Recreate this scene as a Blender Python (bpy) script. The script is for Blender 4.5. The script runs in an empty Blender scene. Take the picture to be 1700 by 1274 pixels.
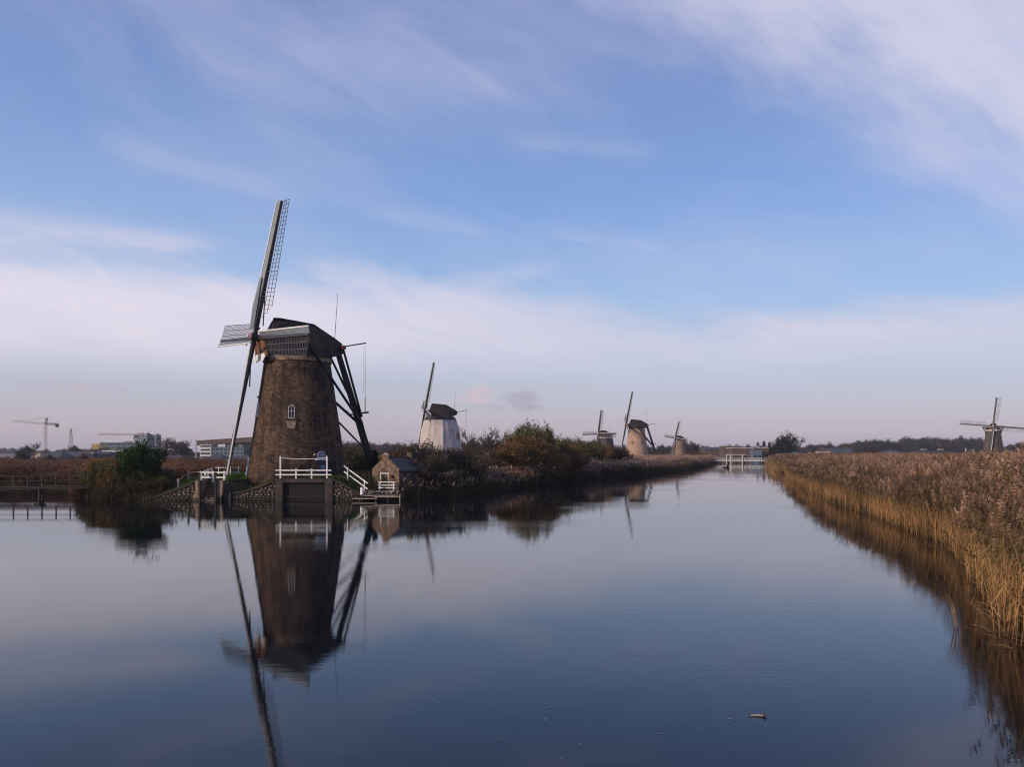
import bpy, math, random
import numpy as np
from mathutils import Vector, Matrix

# ------------------------------------------------------------------ camera, sky, sun, exposure
SC = bpy.context.scene
COL = SC.collection
F, CX, CY, HY, CAMZ = 1309.0, 850.0, 637.0, 752.0, 4.6      # photo geometry (pixels of a 1700 px wide picture)
cam_d = bpy.data.cameras.new('camera')
cam_d.sensor_width = 36.0
cam_d.lens = F / 1700 * 36
cam_d.shift_y = (HY - CY) / 1700      # level camera, view raised: the towers stand upright in the photo
cam_d.clip_start = 0.1
cam_d.clip_end = 20000
cam = bpy.data.objects.new('camera', cam_d)
COL.objects.link(cam)
cam.location = (0, 0, CAMZ)
cam.rotation_euler = (math.pi / 2, 0, 0)
SC.camera = cam
SC.view_settings.view_transform = 'Standard'
SC.view_settings.look = 'None'
SC.view_settings.exposure = 0.0
SC.view_settings.gamma = 1.0
SC.view_settings.use_curve_mapping = False
SC.cycles.max_bounces = 6
SC.cycles.diffuse_bounces = 2
SC.cycles.glossy_bounces = 3
SC.cycles.transmission_bounces = 3
SC.cycles.transparent_max_bounces = 6
SC.cycles.volume_bounces = 0
SC.cycles.use_adaptive_sampling = True
SC.cycles.adaptive_threshold = .006
SC.cycles.filter_width = 1.1
SC.cycles.use_denoising = True
SC.cycles.denoising_prefilter = 'ACCURATE'
SC.render.filter_size = 1.1

def W(px, py, Y):
    """the point at distance Y north of the camera that is seen at photo pixel px, py"""
    return Vector((Y * (px - CX) / F, Y, CAMZ + Y * (HY - py) / F))

def GX(px, Y):
    return Y * (px - CX) / F

def YW(py, z=0.0):
    return (CAMZ - z) * F / (py - HY)

SUN_AZ, SUN_EL = -126.0, 19.0
wd = bpy.data.worlds.new('World')
SC.world = wd
wd.use_nodes = True
nt = wd.node_tree

class E:
    """small expression builder over math nodes"""
    tree = nt
    def __init__(s, v): s.v = v
    @staticmethod
    def op(o, *a, clamp=False):
        n = E.tree.nodes.new('ShaderNodeMath'); n.operation = o; n.use_clamp = clamp
        for i, x in enumerate(a):
            x = x.v if isinstance(x, E) else x
            if isinstance(x, (int, float)): n.inputs[i].default_value = x
            else: E.tree.links.new(x, n.inputs[i])
        return E(n.outputs[0])
    def __add__(s, o): return E.op('ADD', s, o)
    __radd__ = __add__
    def __sub__(s, o): return E.op('SUBTRACT', s, o)
    def __rsub__(s, o): return E.op('SUBTRACT', o, s)
    def __mul__(s, o): return E.op('MULTIPLY', s, o)
    __rmul__ = __mul__
    def __truediv__(s, o): return E.op('DIVIDE', s, o)
    def clamp(s): return E.op('ADD', s, 0.0, clamp=True)

def sstep(x, a, b):
    n = E.tree.nodes.new('ShaderNodeMapRange'); n.interpolation_type = 'SMOOTHSTEP'
    E.tree.links.new(x.v, n.inputs['Value'])
    n.inputs['From Min'].default_value = a; n.inputs['From Max'].default_value = b
    return E(n.outputs[0])

def enoise(u, v, w=0.0, scale=1.0, detail=5, rough=0.5, dist=0.0):
    c = E.tree.nodes.new('ShaderNodeCombineXYZ')
    for i, x in enumerate((u, v, w)):
        if isinstance(x, E): E.tree.links.new(x.v, c.inputs[i])
        else: c.inputs[i].default_value = x
    n = E.tree.nodes.new('ShaderNodeTexNoise')
    n.inputs['Scale'].default_value = scale; n.inputs['Detail'].default_value = detail
    n.inputs['Roughness'].default_value = rough; n.inputs['Distortion'].default_value = dist
    E.tree.links.new(c.outputs[0], n.inputs['Vector'])
    return E(n.outputs[0])

def gauss(x):
    return E.op('EXPONENT', (x * x) * -1.0)

def emix(fac, a, b):
    n = E.tree.nodes.new('ShaderNodeMix'); n.data_type = 'RGBA'
    if isinstance(fac, E): E.tree.links.new(fac.v, n.inputs[0])
    else: n.inputs[0].default_value = fac
    for x, i in ((a, 6), (b, 7)):
        if isinstance(x, tuple): n.inputs[i].default_value = x + (1,)
        else: E.tree.links.new(x, n.inputs[i])
    return n.outputs[2]

def AE(px, py):
    p = W(px, py, 1.0) - Vector((0, 0, CAMZ))
    return math.atan2(p.x, p.y), math.atan2(p.z, math.hypot(p.x, p.y))

sky = nt.nodes.new('ShaderNodeTexSky')
sky.sky_type = 'NISHITA'; sky.sun_disc = False
sky.sun_elevation = math.radians(SUN_EL); sky.sun_rotation = math.radians(SUN_AZ % 360)
tc = nt.nodes.new('ShaderNodeTexCoord')
sep = nt.nodes.new('ShaderNodeSeparateXYZ'); nt.links.new(tc.outputs['Generated'], sep.inputs[0])
dx, dy, dz = (E(sep.outputs[i]) for i in range(3))
EL = E.op('ARCSINE', dz)
AZ = E.op('ARCTAN2', dx, dy)
ramp = nt.nodes.new('ShaderNodeValToRGB')
nt.links.new((EL / (math.pi / 2)).v, ramp.inputs[0])
GR = [(0.0, (.56, .475, .54)), (.022, (.57, .49, .55)), (.045, (.555, .545, .615)), (.072, (.51, .57, .67)),
      (.12, (.36, .54, .80)), (.18, (.25, .42, .76)), (.30, (.205, .305, .60)), (.42, (.17, .24, .50)), (1.0, (.08, .13, .32))]
cr = ramp.color_ramp
cr.elements[0].position = GR[0][0]; cr.elements[0].color = GR[0][1] + (1,)
cr.elements[1].position = GR[-1][0]; cr.elements[1].color = GR[-1][1] + (1,)
for p_, c_ in GR[1:-1]:
    e_ = cr.elements.new(p_); e_.color = c_ + (1,)
SKY_STR = 0.1
gain = nt.nodes.new('ShaderNodeMix'); gain.data_type = 'RGBA'; gain.blend_type = 'MULTIPLY'
gain.inputs[0].default_value = 1; nt.links.new(sky.outputs[0], gain.inputs[6]); gain.inputs[7].default_value = (.85, .95, 1.5, 1)
sc10 = nt.nodes.new('ShaderNodeMix'); sc10.data_type = 'RGBA'; sc10.blend_type = 'MULTIPLY'; sc10.clamp_result = False
sc10.inputs[0].default_value = 1; nt.links.new(ramp.outputs[0], sc10.inputs[6]); v10 = 1 / SKY_STR
sc10.inputs[7].default_value = (v10, v10, v10, 1)
col = emix(0.80, gain.outputs[2], sc10.outputs[2])

lefthaze = sstep(AZ, .05, -.50) * sstep(EL, .40, .16) * sstep(EL, .10, .18)
col = emix((lefthaze * .30).clamp(), col, (5.6, 6.3, 8.3))
# thin cloud veils, each where it stands in the sky (azimuth, elevation)
def rot(a, A0, E0):
    """coordinates along and across a fibre direction that slopes a radians down to the right"""
    u = (AZ - A0) * math.cos(a) - (EL - E0) * math.sin(a)
    v = (AZ - A0) * math.sin(a) + (EL - E0) * math.cos(a)
    return u, v

wn = enoise(AZ, EL, 3.1, 3.0, 4, .55)
u1, v1 = rot(0.32, 0, 0)
fib = enoise(u1 * 1.6 + wn * 0.5, v1 * 8 + wn * 1.2, 1.7, 1.7, 7, .58)
fib2 = enoise(u1 * 2.2, v1 * 16 + wn * 2.0, 9.2, 2.0, 6, .6)
fine = enoise(AZ * 3, EL * 9, 5.5, 3.0, 7, .6)
soft = enoise(AZ * 1.4, EL * 3.2, 7.5, 1.6, 4, .5)
# general thin cirrus over the whole sky
c0 = sstep(fib * 0.55 + soft * 0.55, .42, .80) * 0.26 + sstep(fib2 * 0.5 + soft * .5, .50, .76) * .13
# big veil, upper right
A1, E1 = AE(1060, 0); A2, E2 = AE(1700, 400)
sl = math.atan2(E1 - E2, A2 - A1)
ua, va = rot(sl, A1, E1)
fa = enoise(ua * 2.2, va * 7 + wn * 1.2, 4.4, 2.2, 7, .6)
m1 = sstep(va + (fa - .5) * .17 + (wn - .5) * .14, -.05, .13) * (sstep(fa, .20, .66) * 0.52 + 0.46) * (1.0 - sstep(va, .38, .75))
# broad pale bank above the horizon
Atop = sstep(AZ, AE(860, 450)[0], AE(1180, 520)[0]) * (AE(300, 470)[1] - AE(1300, 545)[1])
top = AE(300, 445)[1] - Atop + (fib - .5) * .10 + (fine - .5) * .035
bank = sstep(EL - top, .020, -.040) * sstep(EL + (soft - .5) * .03, AE(850, 660)[1], AE(850, 560)[1])
bank = bank * (sstep(fib2, .25, .62) * .22 + .78)
# wedge on the left, wisps
def streak(p0, p1, th0, th1, amp, seed):
    a0, e0 = AE(*p0); a1, e1 = AE(*p1)
    s_ = math.atan2(e0 - e1, a1 - a0); L = math.hypot(a1 - a0, e0 - e1)
    u, v = rot(s_, a0, e0)
    n = enoise(u * 3, v * 22, seed, 3.0, 6, .6)
    th = th0 + (th1 - th0) * (u / L).clamp()
    end = sstep(u, -.04, .03) * sstep(u, L * 1.08, L * .72)
    return gauss((v + (n - .5) * .022) / th) * end * (sstep(n, .25, .65) * .55 + .45) * amp
st = streak((-60, 372), (370, 406), .021, .008, .62, 2.2) + streak((860, 236), (1100, 250), .014, .010, .17, 3.3) \
    + streak((680, 60), (850, 160), .008, .006, .16, 4.3) + streak((940, 388), (1110, 412), .004, .004, .2, 5.3) \
    + streak((620, 350), (830, 385), .012, .006, .18, 6.3) + streak((1440, 500), (1720, 520), .010, .012, .45, 7.3) \
    + streak((180, 230), (520, 330), .020, .016, .22, 8.3) + streak((700, 480), (930, 440), .012, .010, .34, 9.3)
col = emix((c0 * sstep(EL, .02, .16)).clamp(), col, (6.3, 6.3, 8.1))
col = emix((m1 * .88).clamp(), col, (6.7, 6.6, 8.2))
col = emix((bank * .80).clamp(), col, emix(sstep(AZ, .15, -.35), (7.0, 6.7, 7.9), (8.4, 7.6, 8.5)))
col = emix(st.clamp(), col, (7.0, 6.7, 8.0))
# small cumulus puffs low over the horizon: lit from the left, dusky below
def puff(px, py, rx, ry, seed):
    a, e = AE(px, py)
    n = enoise((AZ - a) * 30, (EL - e) * 34, seed, 1.3, 5, .55)
    d = E.op('SQRT', ((AZ - a) / rx) * ((AZ - a) / rx) + ((EL - e) / ry) * ((EL - e) / ry))
    return sstep(d + (n - .5) * 2.2, 1.15, .40)
pinkp = puff(797, 655, .023, .011, 1.1) + puff(775, 665, .020, .007, 1.9) * .7
greyp = puff(872, 665, .024, .014, 2.1) * 1.1 + puff(818, 676, .022, .004, 2.9) * .6 + puff(888, 677, .016, .005, 4.2) * .7
lowp = puff(80, 640, .045, .008, 5.1) * .5 + puff(150, 645, .03, .007, 6.1) * .6 + puff(205, 646, .012, .005, 7.7) * .6
col = emix((pinkp * .55).clamp(), col, (6.6, 5.3, 5.9))
col = emix((greyp * .60).clamp(), col, (4.1, 3.9, 4.9))
col = emix((lowp * .55).clamp(), col, (5.5, 4.5, 5.4))
nt.links.new(col, nt.nodes['Background'].inputs[0])
nt.nodes['Background'].inputs[1].default_value = SKY_STR

sun_d = bpy.data.lights.new('sun', 'SUN')
sun_d.energy = 3.4; sun_d.angle = math.radians(0.6); sun_d.color = (1.0, .79, .60)
sun = bpy.data.objects.new('sun', sun_d); COL.objects.link(sun)
sa, se = math.radians(SUN_AZ), math.radians(SUN_EL)
SV = Vector((math.sin(sa) * math.cos(se), math.cos(sa) * math.cos(se), math.sin(se)))
sun.rotation_euler = SV.to_track_quat('Z', 'Y').to_euler()
sun.location = (0, 0, 80)

# ------------------------------------------------------------------ materials
MATS = {}
def mat(name, c, rough=.8, c2=None, scale=2.0, mixlo=.35, mixhi=.65, bump=0.0, bscale=None, metal=0.0, stretch=(1, 1, 1), trans=0.0, spec=.3, c3=None, detail=5, rand=0.0, wet=False):
    if name in MATS: return MATS[name]
    m = bpy.data.materials.new(name); m.use_nodes = True
    n = m.node_tree; b = n.nodes['Principled BSDF']
    b.inputs['Roughness'].default_value = rough; b.inputs['Metallic'].default_value = metal
    b.inputs['Specular IOR Level'].default_value = spec
    tcn = n.nodes.new('ShaderNodeTexCoord'); mp = n.nodes.new('ShaderNodeMapping'); mp.inputs['Scale'].default_value = stretch
    n.links.new(tcn.outputs['Object'], mp.inputs[0])
    out = None
    E.tree = n
    if c2 is not None:
        ns = n.nodes.new('ShaderNodeTexNoise'); ns.inputs['Scale'].default_value = scale; ns.inputs['Detail'].default_value = detail
        n.links.new(mp.outputs[0], ns.inputs['Vector'])
        f = sstep(E(ns.outputs[0]), mixlo, mixhi)
        out = emix(f, c, c2)
        if c3 is not None:
            n3 = n.nodes.new('ShaderNodeTexNoise'); n3.inputs['Scale'].default_value = scale * 3.7; n3.inputs['Detail'].default_value = 3
            n.links.new(mp.outputs[0], n3.inputs['Vector'])
            out = emix(sstep(E(n3.outputs[0]), .5, .72), out, c3)
        if wet:      # algae line and damp just above the water
            sz = n.nodes.new('ShaderNodeSeparateXYZ'); n.links.new(tcn.outputs['Object'], sz.inputs[0])
            out = emix((sstep(E(sz.outputs[2]) - E(ns.outputs[0]) * .5, .25, -.12) * .85).clamp(), out, (.022, .024, .014))
            out = emix((sstep(E(ns.outputs[0]), .56, .70) * .45).clamp(), out, (.040, .050, .018))
        if rand:
            oi = n.nodes.new('ShaderNodeObjectInfo')
            hs = n.nodes.new('ShaderNodeHueSaturation')
            n.links.new((E(oi.outputs['Random']) * rand + (1 - rand / 2)).v, hs.inputs['Value'])
            n.links.new((E(oi.outputs['Random']) * (rand * .05) + (.5 - rand * .025)).v, hs.inputs['Hue'])
            n.links.new(out, hs.inputs['Color']); out = hs.outputs[0]
        n.links.new(out, b.inputs['Base Color'])
    else:
        b.inputs['Base Color'].default_value = c + (1,)
    if bump:
        nb = n.nodes.new('ShaderNodeTexNoise'); nb.inputs['Scale'].default_value = bscale or scale * 4; nb.inputs['Detail'].default_value = 4
        n.links.new(mp.outputs[0], nb.inputs['Vector'])
        bp = n.nodes.new('ShaderNodeBump'); bp.inputs['Strength'].default_value = 1; bp.inputs['Distance'].default_value = bump
        n.links.new(nb.outputs[0], bp.inputs['Height']); n.links.new(bp.outputs[0], b.inputs['Normal'])
    if trans:
        tr = n.nodes.new('ShaderNodeBsdfTranslucent'); mx = n.nodes.new('ShaderNodeMixShader'); mx.inputs[0].default_value = trans
        if out is not None: n.links.new(out, tr.inputs[0])
        else: tr.inputs[0].default_value = c + (1,)
        n.links.new(b.outputs[0], mx.inputs[1]); n.links.new(tr.outputs[0], mx.inputs[2])
        n.links.new(mx.outputs[0], n.nodes['Material Output'].inputs[0])
    MATS[name] = m
    return m

def brick_mat(name, c1, c2, cm, dirt, radial=True, dmix=.6):
    """brickwork in courses 6 cm high, wrapped round a tower by angle"""
    m = bpy.data.materials.new(name); m.use_nodes = True
    n = m.node_tree; b = n.nodes['Principled BSDF']; b.inputs['Roughness'].default_value = .92; b.inputs['Specular IOR Level'].default_value = .15
    E.tree = n
    t = n.nodes.new('ShaderNodeTexCoord'); s = n.nodes.new('ShaderNodeSeparateXYZ'); n.links.new(t.outputs['Object'], s.inputs[0])
    x, y, z = (E(s.outputs[i]) for i in range(3))
    cx = n.nodes.new('ShaderNodeCombineXYZ')
    u = E.op('ARCTAN2', y, x) * 4.2 if radial else x + y
    n.links.new(u.v, cx.inputs[0]); n.links.new(z.v, cx.inputs[1])
    br = n.nodes.new('ShaderNodeTexBrick'); n.links.new(cx.outputs[0], br.inputs['Vector'])
    br.inputs['Scale'].default_value = 1.0; br.inputs['Brick Width'].default_value = .24; br.inputs['Row Height'].default_value = .075
    br.inputs['Mortar Size'].default_value = .006; br.inputs['Color1'].default_value = c1 + (1,); br.inputs['Color2'].default_value = c2 + (1,)
    br.inputs['Mortar'].default_value = cm + (1,); br.inputs['Bias'].default_value = 0.0
    big = enoise(u, z, 0, .42, 7, .68); mid = enoise(u, z * 1.6, 4, 2.2, 6, .7); run = enoise(u * 2.2, z * .18, 8, 1.2, 5, .6)
    c = emix((sstep(big * .6 + run * .4, .44, .56) * dmix + sstep(z, 2.6, -.2) * .35).clamp(), br.outputs[0], dirt)
    hs = n.nodes.new('ShaderNodeHueSaturation'); n.links.new(c, hs.inputs['Color'])
    n.links.new((sstep(mid, .3, .7) * 1.05 + .48).v, hs.inputs['Value'])
    n.links.new(hs.outputs[0], b.inputs['Base Color'])
    bp = n.nodes.new('ShaderNodeBump'); bp.inputs['Distance'].default_value = .02; bp.inputs['Strength'].default_value = .8
    n.links.new((mid + E(br.outputs['Fac']) * -.4).v, bp.inputs['Height']); n.links.new(bp.outputs[0], b.inputs['Normal'])
    MATS[name] = m
    return m

brick_dark = brick_mat('weathered_dark_brick', (.112, .067, .040), (.060, .036, .025), (.10, .08, .06), (.028, .020, .017), dmix=.75)
brick_tan = brick_mat('pale_tan_brick', (.42, .27, .18), (.33, .21, .14), (.42, .34, .26), (.30, .20, .14), dmix=.4)  # tan is this brick's own colour
brick_grey = brick_mat('grey_tan_brick', (.26, .17, .12), (.19, .125, .09), (.25, .2, .16), (.13, .09, .07), dmix=.5)
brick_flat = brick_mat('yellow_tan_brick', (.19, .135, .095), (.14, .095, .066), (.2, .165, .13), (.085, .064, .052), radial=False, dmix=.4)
brick_flat_shaded = brick_mat('shaded_hut_brick', (.16, .115, .09), (.12, .085, .07), (.18, .15, .13), (.07, .055, .05), radial=False)  # darker copy of the hut brick: side wall shade put into the colour

thatch = mat('dark_thatch', (.017, .013, .012), .95, (.032, .024, .020), 2.5, bump=.05, bscale=22, stretch=(1, 1, .35), c3=(.012, .010, .009))
thatch_grey = mat('grey_brown_thatch', (.060, .043, .040), .95, (.09, .068, .06), 1.2, bump=.05, bscale=16, stretch=(1, 1, .3))
tar = mat('tarred_timber', (.012, .011, .011), .6, (.022, .019, .018), 3, stretch=(1, 1, .2), spec=.3)
steel_black = mat('black_painted_steel', (.014, .013, .015), .5, (.03, .025, .024), 1.5, spec=.4)
grey_board = mat('blue_grey_paint', (.19, .23, .26), .55, (.14, .17, .19), 1.6, stretch=(1, 6, 6), spec=.4)
white_edge = mat('white_paint', (.72, .71, .69), .55, (.50, .49, .45), 4.0, mixlo=.42, mixhi=.78, spec=.35)
white_old = mat('weathered_white_paint', (.74, .73, .71), .6, (.55, .53, .50), 5.0, mixlo=.45, mixhi=.8, spec=.3)
lath = mat('grey_wood_lath', (.115, .105, .11), .8, (.17, .155, .155), 3)
red_paint = mat('dull_red_paint', (.22, .045, .035), .6, (.13, .03, .025), 4)
pink_hub = mat('faded_red_white_hub', (.45, .25, .23), .6, (.6, .5, .48), 4)
orange_wood = mat('orange_brown_wood', (.19, .085, .042), .7, (.10, .045, .028), 3, stretch=(1, 1, .3))
cream = mat('cream_painted_timber', (.34, .24, .165), .8, (.15, .10, .07), 3)
glass = mat('dark_window_glass', (.012, .014, .018), .3, spec=.35)
bluish_glass = mat('fanlight_glass', (.09, .12, .15), .15, spec=.8)
concrete = mat('stained_concrete', (.30, .22, .155), .9, (.19, .14, .10), 1.6, bump=.02, c3=(.08, .06, .05), wet=True)
concrete_dark = mat('wet_dark_concrete', (.065, .048, .042), .85, (.038, .03, .028), 1.2, bump=.02)
sluice_black = mat('black_sluice_boards', (.006, .005, .007), .7, (.011, .009, .010), 2, stretch=(3, 1, .3))
stone_m = mat('grey_brown_rubble_stone', (.14, .108, .09), .9, (.25, .20, .165), 1.6, bump=.02, c3=(.06, .05, .042), wet=True)
mortar = mat('dark_joint', (.026, .020, .017), .95, (.018, .020, .012), 2)
wood_dark = mat('dark_wet_wood', (.026, .018, .016), .7, (.05, .036, .03), 3, stretch=(.3, 3, 3))
wood_pale = mat('bleached_wood', (.36, .30, .26), .85, (.22, .18, .15), 4)
slate = mat('dark_slate_roof', (.034, .032, .042), .7, (.055, .05, .058), 3, stretch=(1, 1, 2))
metal_grey = mat('galvanised_metal', (.35, .36, .38), .5, (.25, .26, .28), 2, metal=.3)
canvas = mat('white_wrapping_canvas', (.47, .42, .40), .85, (.42, .37, .35), .5, bump=.04, bscale=.9, stretch=(1, 1, .5))

def ground_mat():
    m = bpy.data.materials.new('polder_soil_and_grass'); m.use_nodes = True
    n = m.node_tree; b = n.nodes['Principled BSDF']; b.inputs['Roughness'].default_value = .95; b.inputs['Specular IOR Level'].default_value = .1
    E.tree = n
    g = n.nodes.new('ShaderNodeNewGeometry'); s = n.nodes.new('ShaderNodeSeparateXYZ'); n.links.new(g.outputs['Position'], s.inputs[0])
    x, y, z = (E(s.outputs[i]) for i in range(3))
    a = enoise(x, y, z, .05, 6, .6); f = enoise(x, y, z, 1.2, 5, .7); h = enoise(x, y, z, 7.0, 4, .7)
    c = emix(sstep(a, .42, .58), (.040, .052, .016), (.085, .066, .035))
    c = emix(sstep(f, .45, .72), c, (.055, .062, .020))
    c = emix((sstep(z + f * .5, .75, .35)).clamp(), c, (.030, .021, .015))
    c = emix(sstep(h, .52, .7) * .6, c, (.022, .028, .010))
    n.links.new(c, b.inputs['Base Color'])
    bp = n.nodes.new('ShaderNodeBump'); bp.inputs['Distance'].default_value = .12; n.links.new(h.v, bp.inputs['Height']); n.links.new(bp.outputs[0], b.inputs['Normal'])
    return m

def water_mat():
    m = bpy.data.materials.new('still_canal_water'); m.use_nodes = True
    n = m.node_tree; b = n.nodes['Principled BSDF']
    b.inputs['Base Color'].default_value = (.005, .006, .010, 1); b.inputs['Roughness'].default_value = .008
    b.inputs['IOR'].default_value = 1.39; b.inputs['Specular IOR Level'].default_value = .5
    E.tree = n
    g = n.nodes.new('ShaderNodeNewGeometry'); s = n.nodes.new('ShaderNodeSeparateXYZ'); n.links.new(g.outputs['Position'], s.inputs[0])
    x, y = E(s.outputs[0]), E(s.outputs[1])
    warp = enoise(x, y, 0, .25, 2, .5)
    r1 = enoise(x * .55 + warp, y * 1.9 + warp * 2, 0, 1.6, 4, .62)
    r2 = enoise(x * .8, y * 3.2 + warp, 3, 5.0, 3, .6)
    sw = enoise(x * .35, y * .9, 6, .55, 2, .5)
    patch = sstep(enoise(x * .05 + warp * .1, y * .11, 9, 1.0, 3, .55), .44, .66)
    h = r1 * (patch * .0030 + .0009) + r2 * (patch * .0010 + .00030) + sw * .0010
    bp = n.nodes.new('ShaderNodeBump'); bp.inputs['Distance'].default_value = 1.0; bp.inputs['Strength'].default_value = 1.0
    n.links.new(h.v, bp.inputs['Height']); n.links.new(bp.outputs[0], b.inputs['Normal'])
    return m

# ------------------------------------------------------------------ object helpers
def tag(o, label=None, cat=None, group=None, kind=None):
    if label: o['label'] = label
    if cat: o['category'] = cat
    if group: o['group'] = group
    if kind: o['kind'] = kind
    return o

def link(name, data, parent=None, loc=None, mw=None):
    o = bpy.data.objects.new(name, data); COL.objects.link(o)
    if parent is not None: o.parent = parent
    if mw is not None: o.matrix_local = mw
    elif loc is not None: o.location = loc
    return o

def empty(name, loc, rz=0.0):
    o = bpy.data.objects.new(name, None); COL.objects.link(o)
    o.location = loc; o.rotation_euler = (0, 0, rz); o.empty_display_size = .5
    return o

class MB:
    def __init__(s): s.v = []; s.f = []; s.mi = []
    def add(s, vs, fs, mi=0):
        o = len(s.v); s.v += [tuple(v) for v in vs]; s.f += [tuple(i + o for i in f) for f in fs]; s.mi += [mi] * len(fs); return s
    def box(s, x0, x1, y0, y1, z0, z1, mi=0):
        vs = [(x, y, z) for z in (z0, z1) for y in (y0, y1) for x in (x0, x1)]
        return s.add(vs, [(0, 2, 3, 1), (4, 5, 7, 6), (0, 1, 5, 4), (2, 6, 7, 3), (0, 4, 6, 2), (1, 3, 7, 5)], mi)
    def beam(s, a, b, w, h=None, n=4, w2=None, up=(0, 0, 1), mi=0):
        a, b = Vector(a), Vector(b); d = (b - a).normalized(); u = Vector(up)
        if abs(d.dot(u)) > .98: u = Vector((1, 0, 0))
        r = d.cross(u).normalized(); u = r.cross(d); h = h or w; k = (w2 / w) if w2 else 1
        ring = []
        for i in range(n):
            an = 2 * math.pi * (i + .5) / n; q = 1 / math.cos(math.pi / n) if n == 4 else 1
            ring.append(r * (math.cos(an) * w / 2 * q) + u * (math.sin(an) * h / 2 * q))
        vs = [a + p for p in ring] + [b + p * k for p in ring]
        fs = [(i, (i + 1) % n, n + (i + 1) % n, n + i) for i in range(n)] + [tuple(range(n - 1, -1, -1)), tuple(range(n, 2 * n))]
        return s.add(vs, fs, mi)
    def lathe(s, prof, n=48, mi=0, a0=0.0):
        vs = [(r * math.cos(a0 + 2 * math.pi * i / n), r * math.sin(a0 + 2 * math.pi * i / n), z) for r, z in prof for i in range(n)]
        fs = [(k * n + i, k * n + (i + 1) % n, (k + 1) * n + (i + 1) % n, (k + 1) * n + i) for k in range(len(prof) - 1) for i in range(n)]
        fs += [tuple(range(n - 1, -1, -1)), tuple((len(prof) - 1) * n + i for i in range(n))]
        return s.add(vs, fs, mi)
    def poly(s, pts, y0, y1, mi=0):
        """outline in (x, z) pulled from y0 to y1"""
        n = len(pts); vs = [(x, y0, z) for x, z in pts] + [(x, y1, z) for x, z in pts]
        fs = [(i, (i + 1) % n, n + (i + 1) % n, n + i) for i in range(n)] + [tuple(range(n - 1, -1, -1)), tuple(range(n, 2 * n))]
        return s.add(vs, fs, mi)
    def mesh(s, name, mats, smooth=False):
        me = bpy.data.meshes.new(name); me.from_pydata(s.v, [], s.f)
        for m in (mats if isinstance(mats, (list, tuple)) else [mats]): me.materials.append(m)
        if any(s.mi): me.polygons.foreach_set('material_index', s.mi)
        if smooth: me.polygons.foreach_set('use_smooth', [True] * len(me.polygons))
        me.update(); return me
    def build(s, name, mats, parent=None, smooth=False, loc=None, mw=None):
        return link(name, s.mesh(name, mats, smooth), parent, loc, mw)

def np_mesh(name, V, Fq, mats, mi=None, smooth=False):
    """V (n,3), Fq (m,4) or (m,3) arrays -> mesh"""
    me = bpy.data.meshes.new(name); k = Fq.shape[1]
    me.vertices.add(len(V)); me.vertices.foreach_set('co', np.asarray(V, np.float32).ravel())
    me.loops.add(Fq.size); me.loops.foreach_set('vertex_index', np.asarray(Fq, np.int32).ravel())
    me.polygons.add(len(Fq)); me.polygons.foreach_set('loop_start', np.arange(0, Fq.size, k, dtype=np.int32))
    me.polygons.foreach_set('loop_total', np.full(len(Fq), k, np.int32))
    if mi is not None: me.polygons.foreach_set('material_index', np.asarray(mi, np.int32))
    if smooth: me.polygons.foreach_set('use_smooth', np.ones(len(Fq), bool))
    for m in mats: me.materials.append(m)
    me.update(calc_edges=True); me.validate(); return me

# ------------------------------------------------------------------ water, ground
rng = np.random.default_rng(7)
LB = [(GX(GX_, Y_), Y_) for GX_, Y_ in []]
left_shore = [(-900, 112), (-300, 108), (-120, 104), (-66, 102), (-55, 99), (-49, 94), (-45.5, 88), (-43.2, 81), (-39.5, 77.6), (-35.5, 76.4),
              (-34.2, 76.7), (-15.0, 76.7), (-13.0, 76.5), (-11.6, 78.6), (-9.6, 80.6), (-5.9, 85.5), (-2.3, 97.5), (4.3, 117), (15, 143), (26.5, 167), (41, 200), (61, 258), (84, 334), (104, 400), (132, 470)]
right_shore = [(156, 470), (132, 400), (109, 334), (86.5, 262), (63, 185), (44.9, 125), (34.5, 90), (28.7, 68.4), (27.0, 58.5), (23.4, 44.3), (21.0, 36.3),
               (18.2, 30.2), (15.7, 25.0), (13.5, 20.6), (12.1, 17.2), (11.6, 13.0), (11.2, 8.0), (11, -60)]
WPOLY = np.array(left_shore + right_shore + [(-900, -60)], float)

def sdist(X, Y):
    """distance to the shoreline, positive on land"""
    P = WPOLY; Q = np.roll(P, -1, 0)
    d = np.full(X.shape, 1e9); ins = np.zeros(X.shape, bool)
    for (ax, ay), (bx, by) in zip(P, Q):
        ex, ey = bx - ax, by - ay
        t = np.clip(((X - ax) * ex + (Y - ay) * ey) / (ex * ex + ey * ey), 0, 1)
        d = np.minimum(d, np.hypot(X - ax - t * ex, Y - ay - t * ey))
        c = (ay > Y) != (by > Y)
        if ey != 0: ins ^= c & (X < ax + (Y - ay) * ex / ey)
    return np.where(ins, -d, d)

def sm(x, a, b):
    t = np.clip((x - a) / (b - a), 0, 1); return t * t * (3 - 2 * t)

QY = 75.8                                   # front face of the quay
def qx(px): return GX(px, QY)
WT = [(250, .30), (330, 1.95), (385, 1.95), (392, .80), (455, 2.10), (458, 2.15), (552, 2.15), (556, 2.0), (592, .72), (640, .66), (700, .5)]
WTX = np.array([qx(p) for p, _ in WT]); WTZ = np.array([z for _, z in WT])

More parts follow.
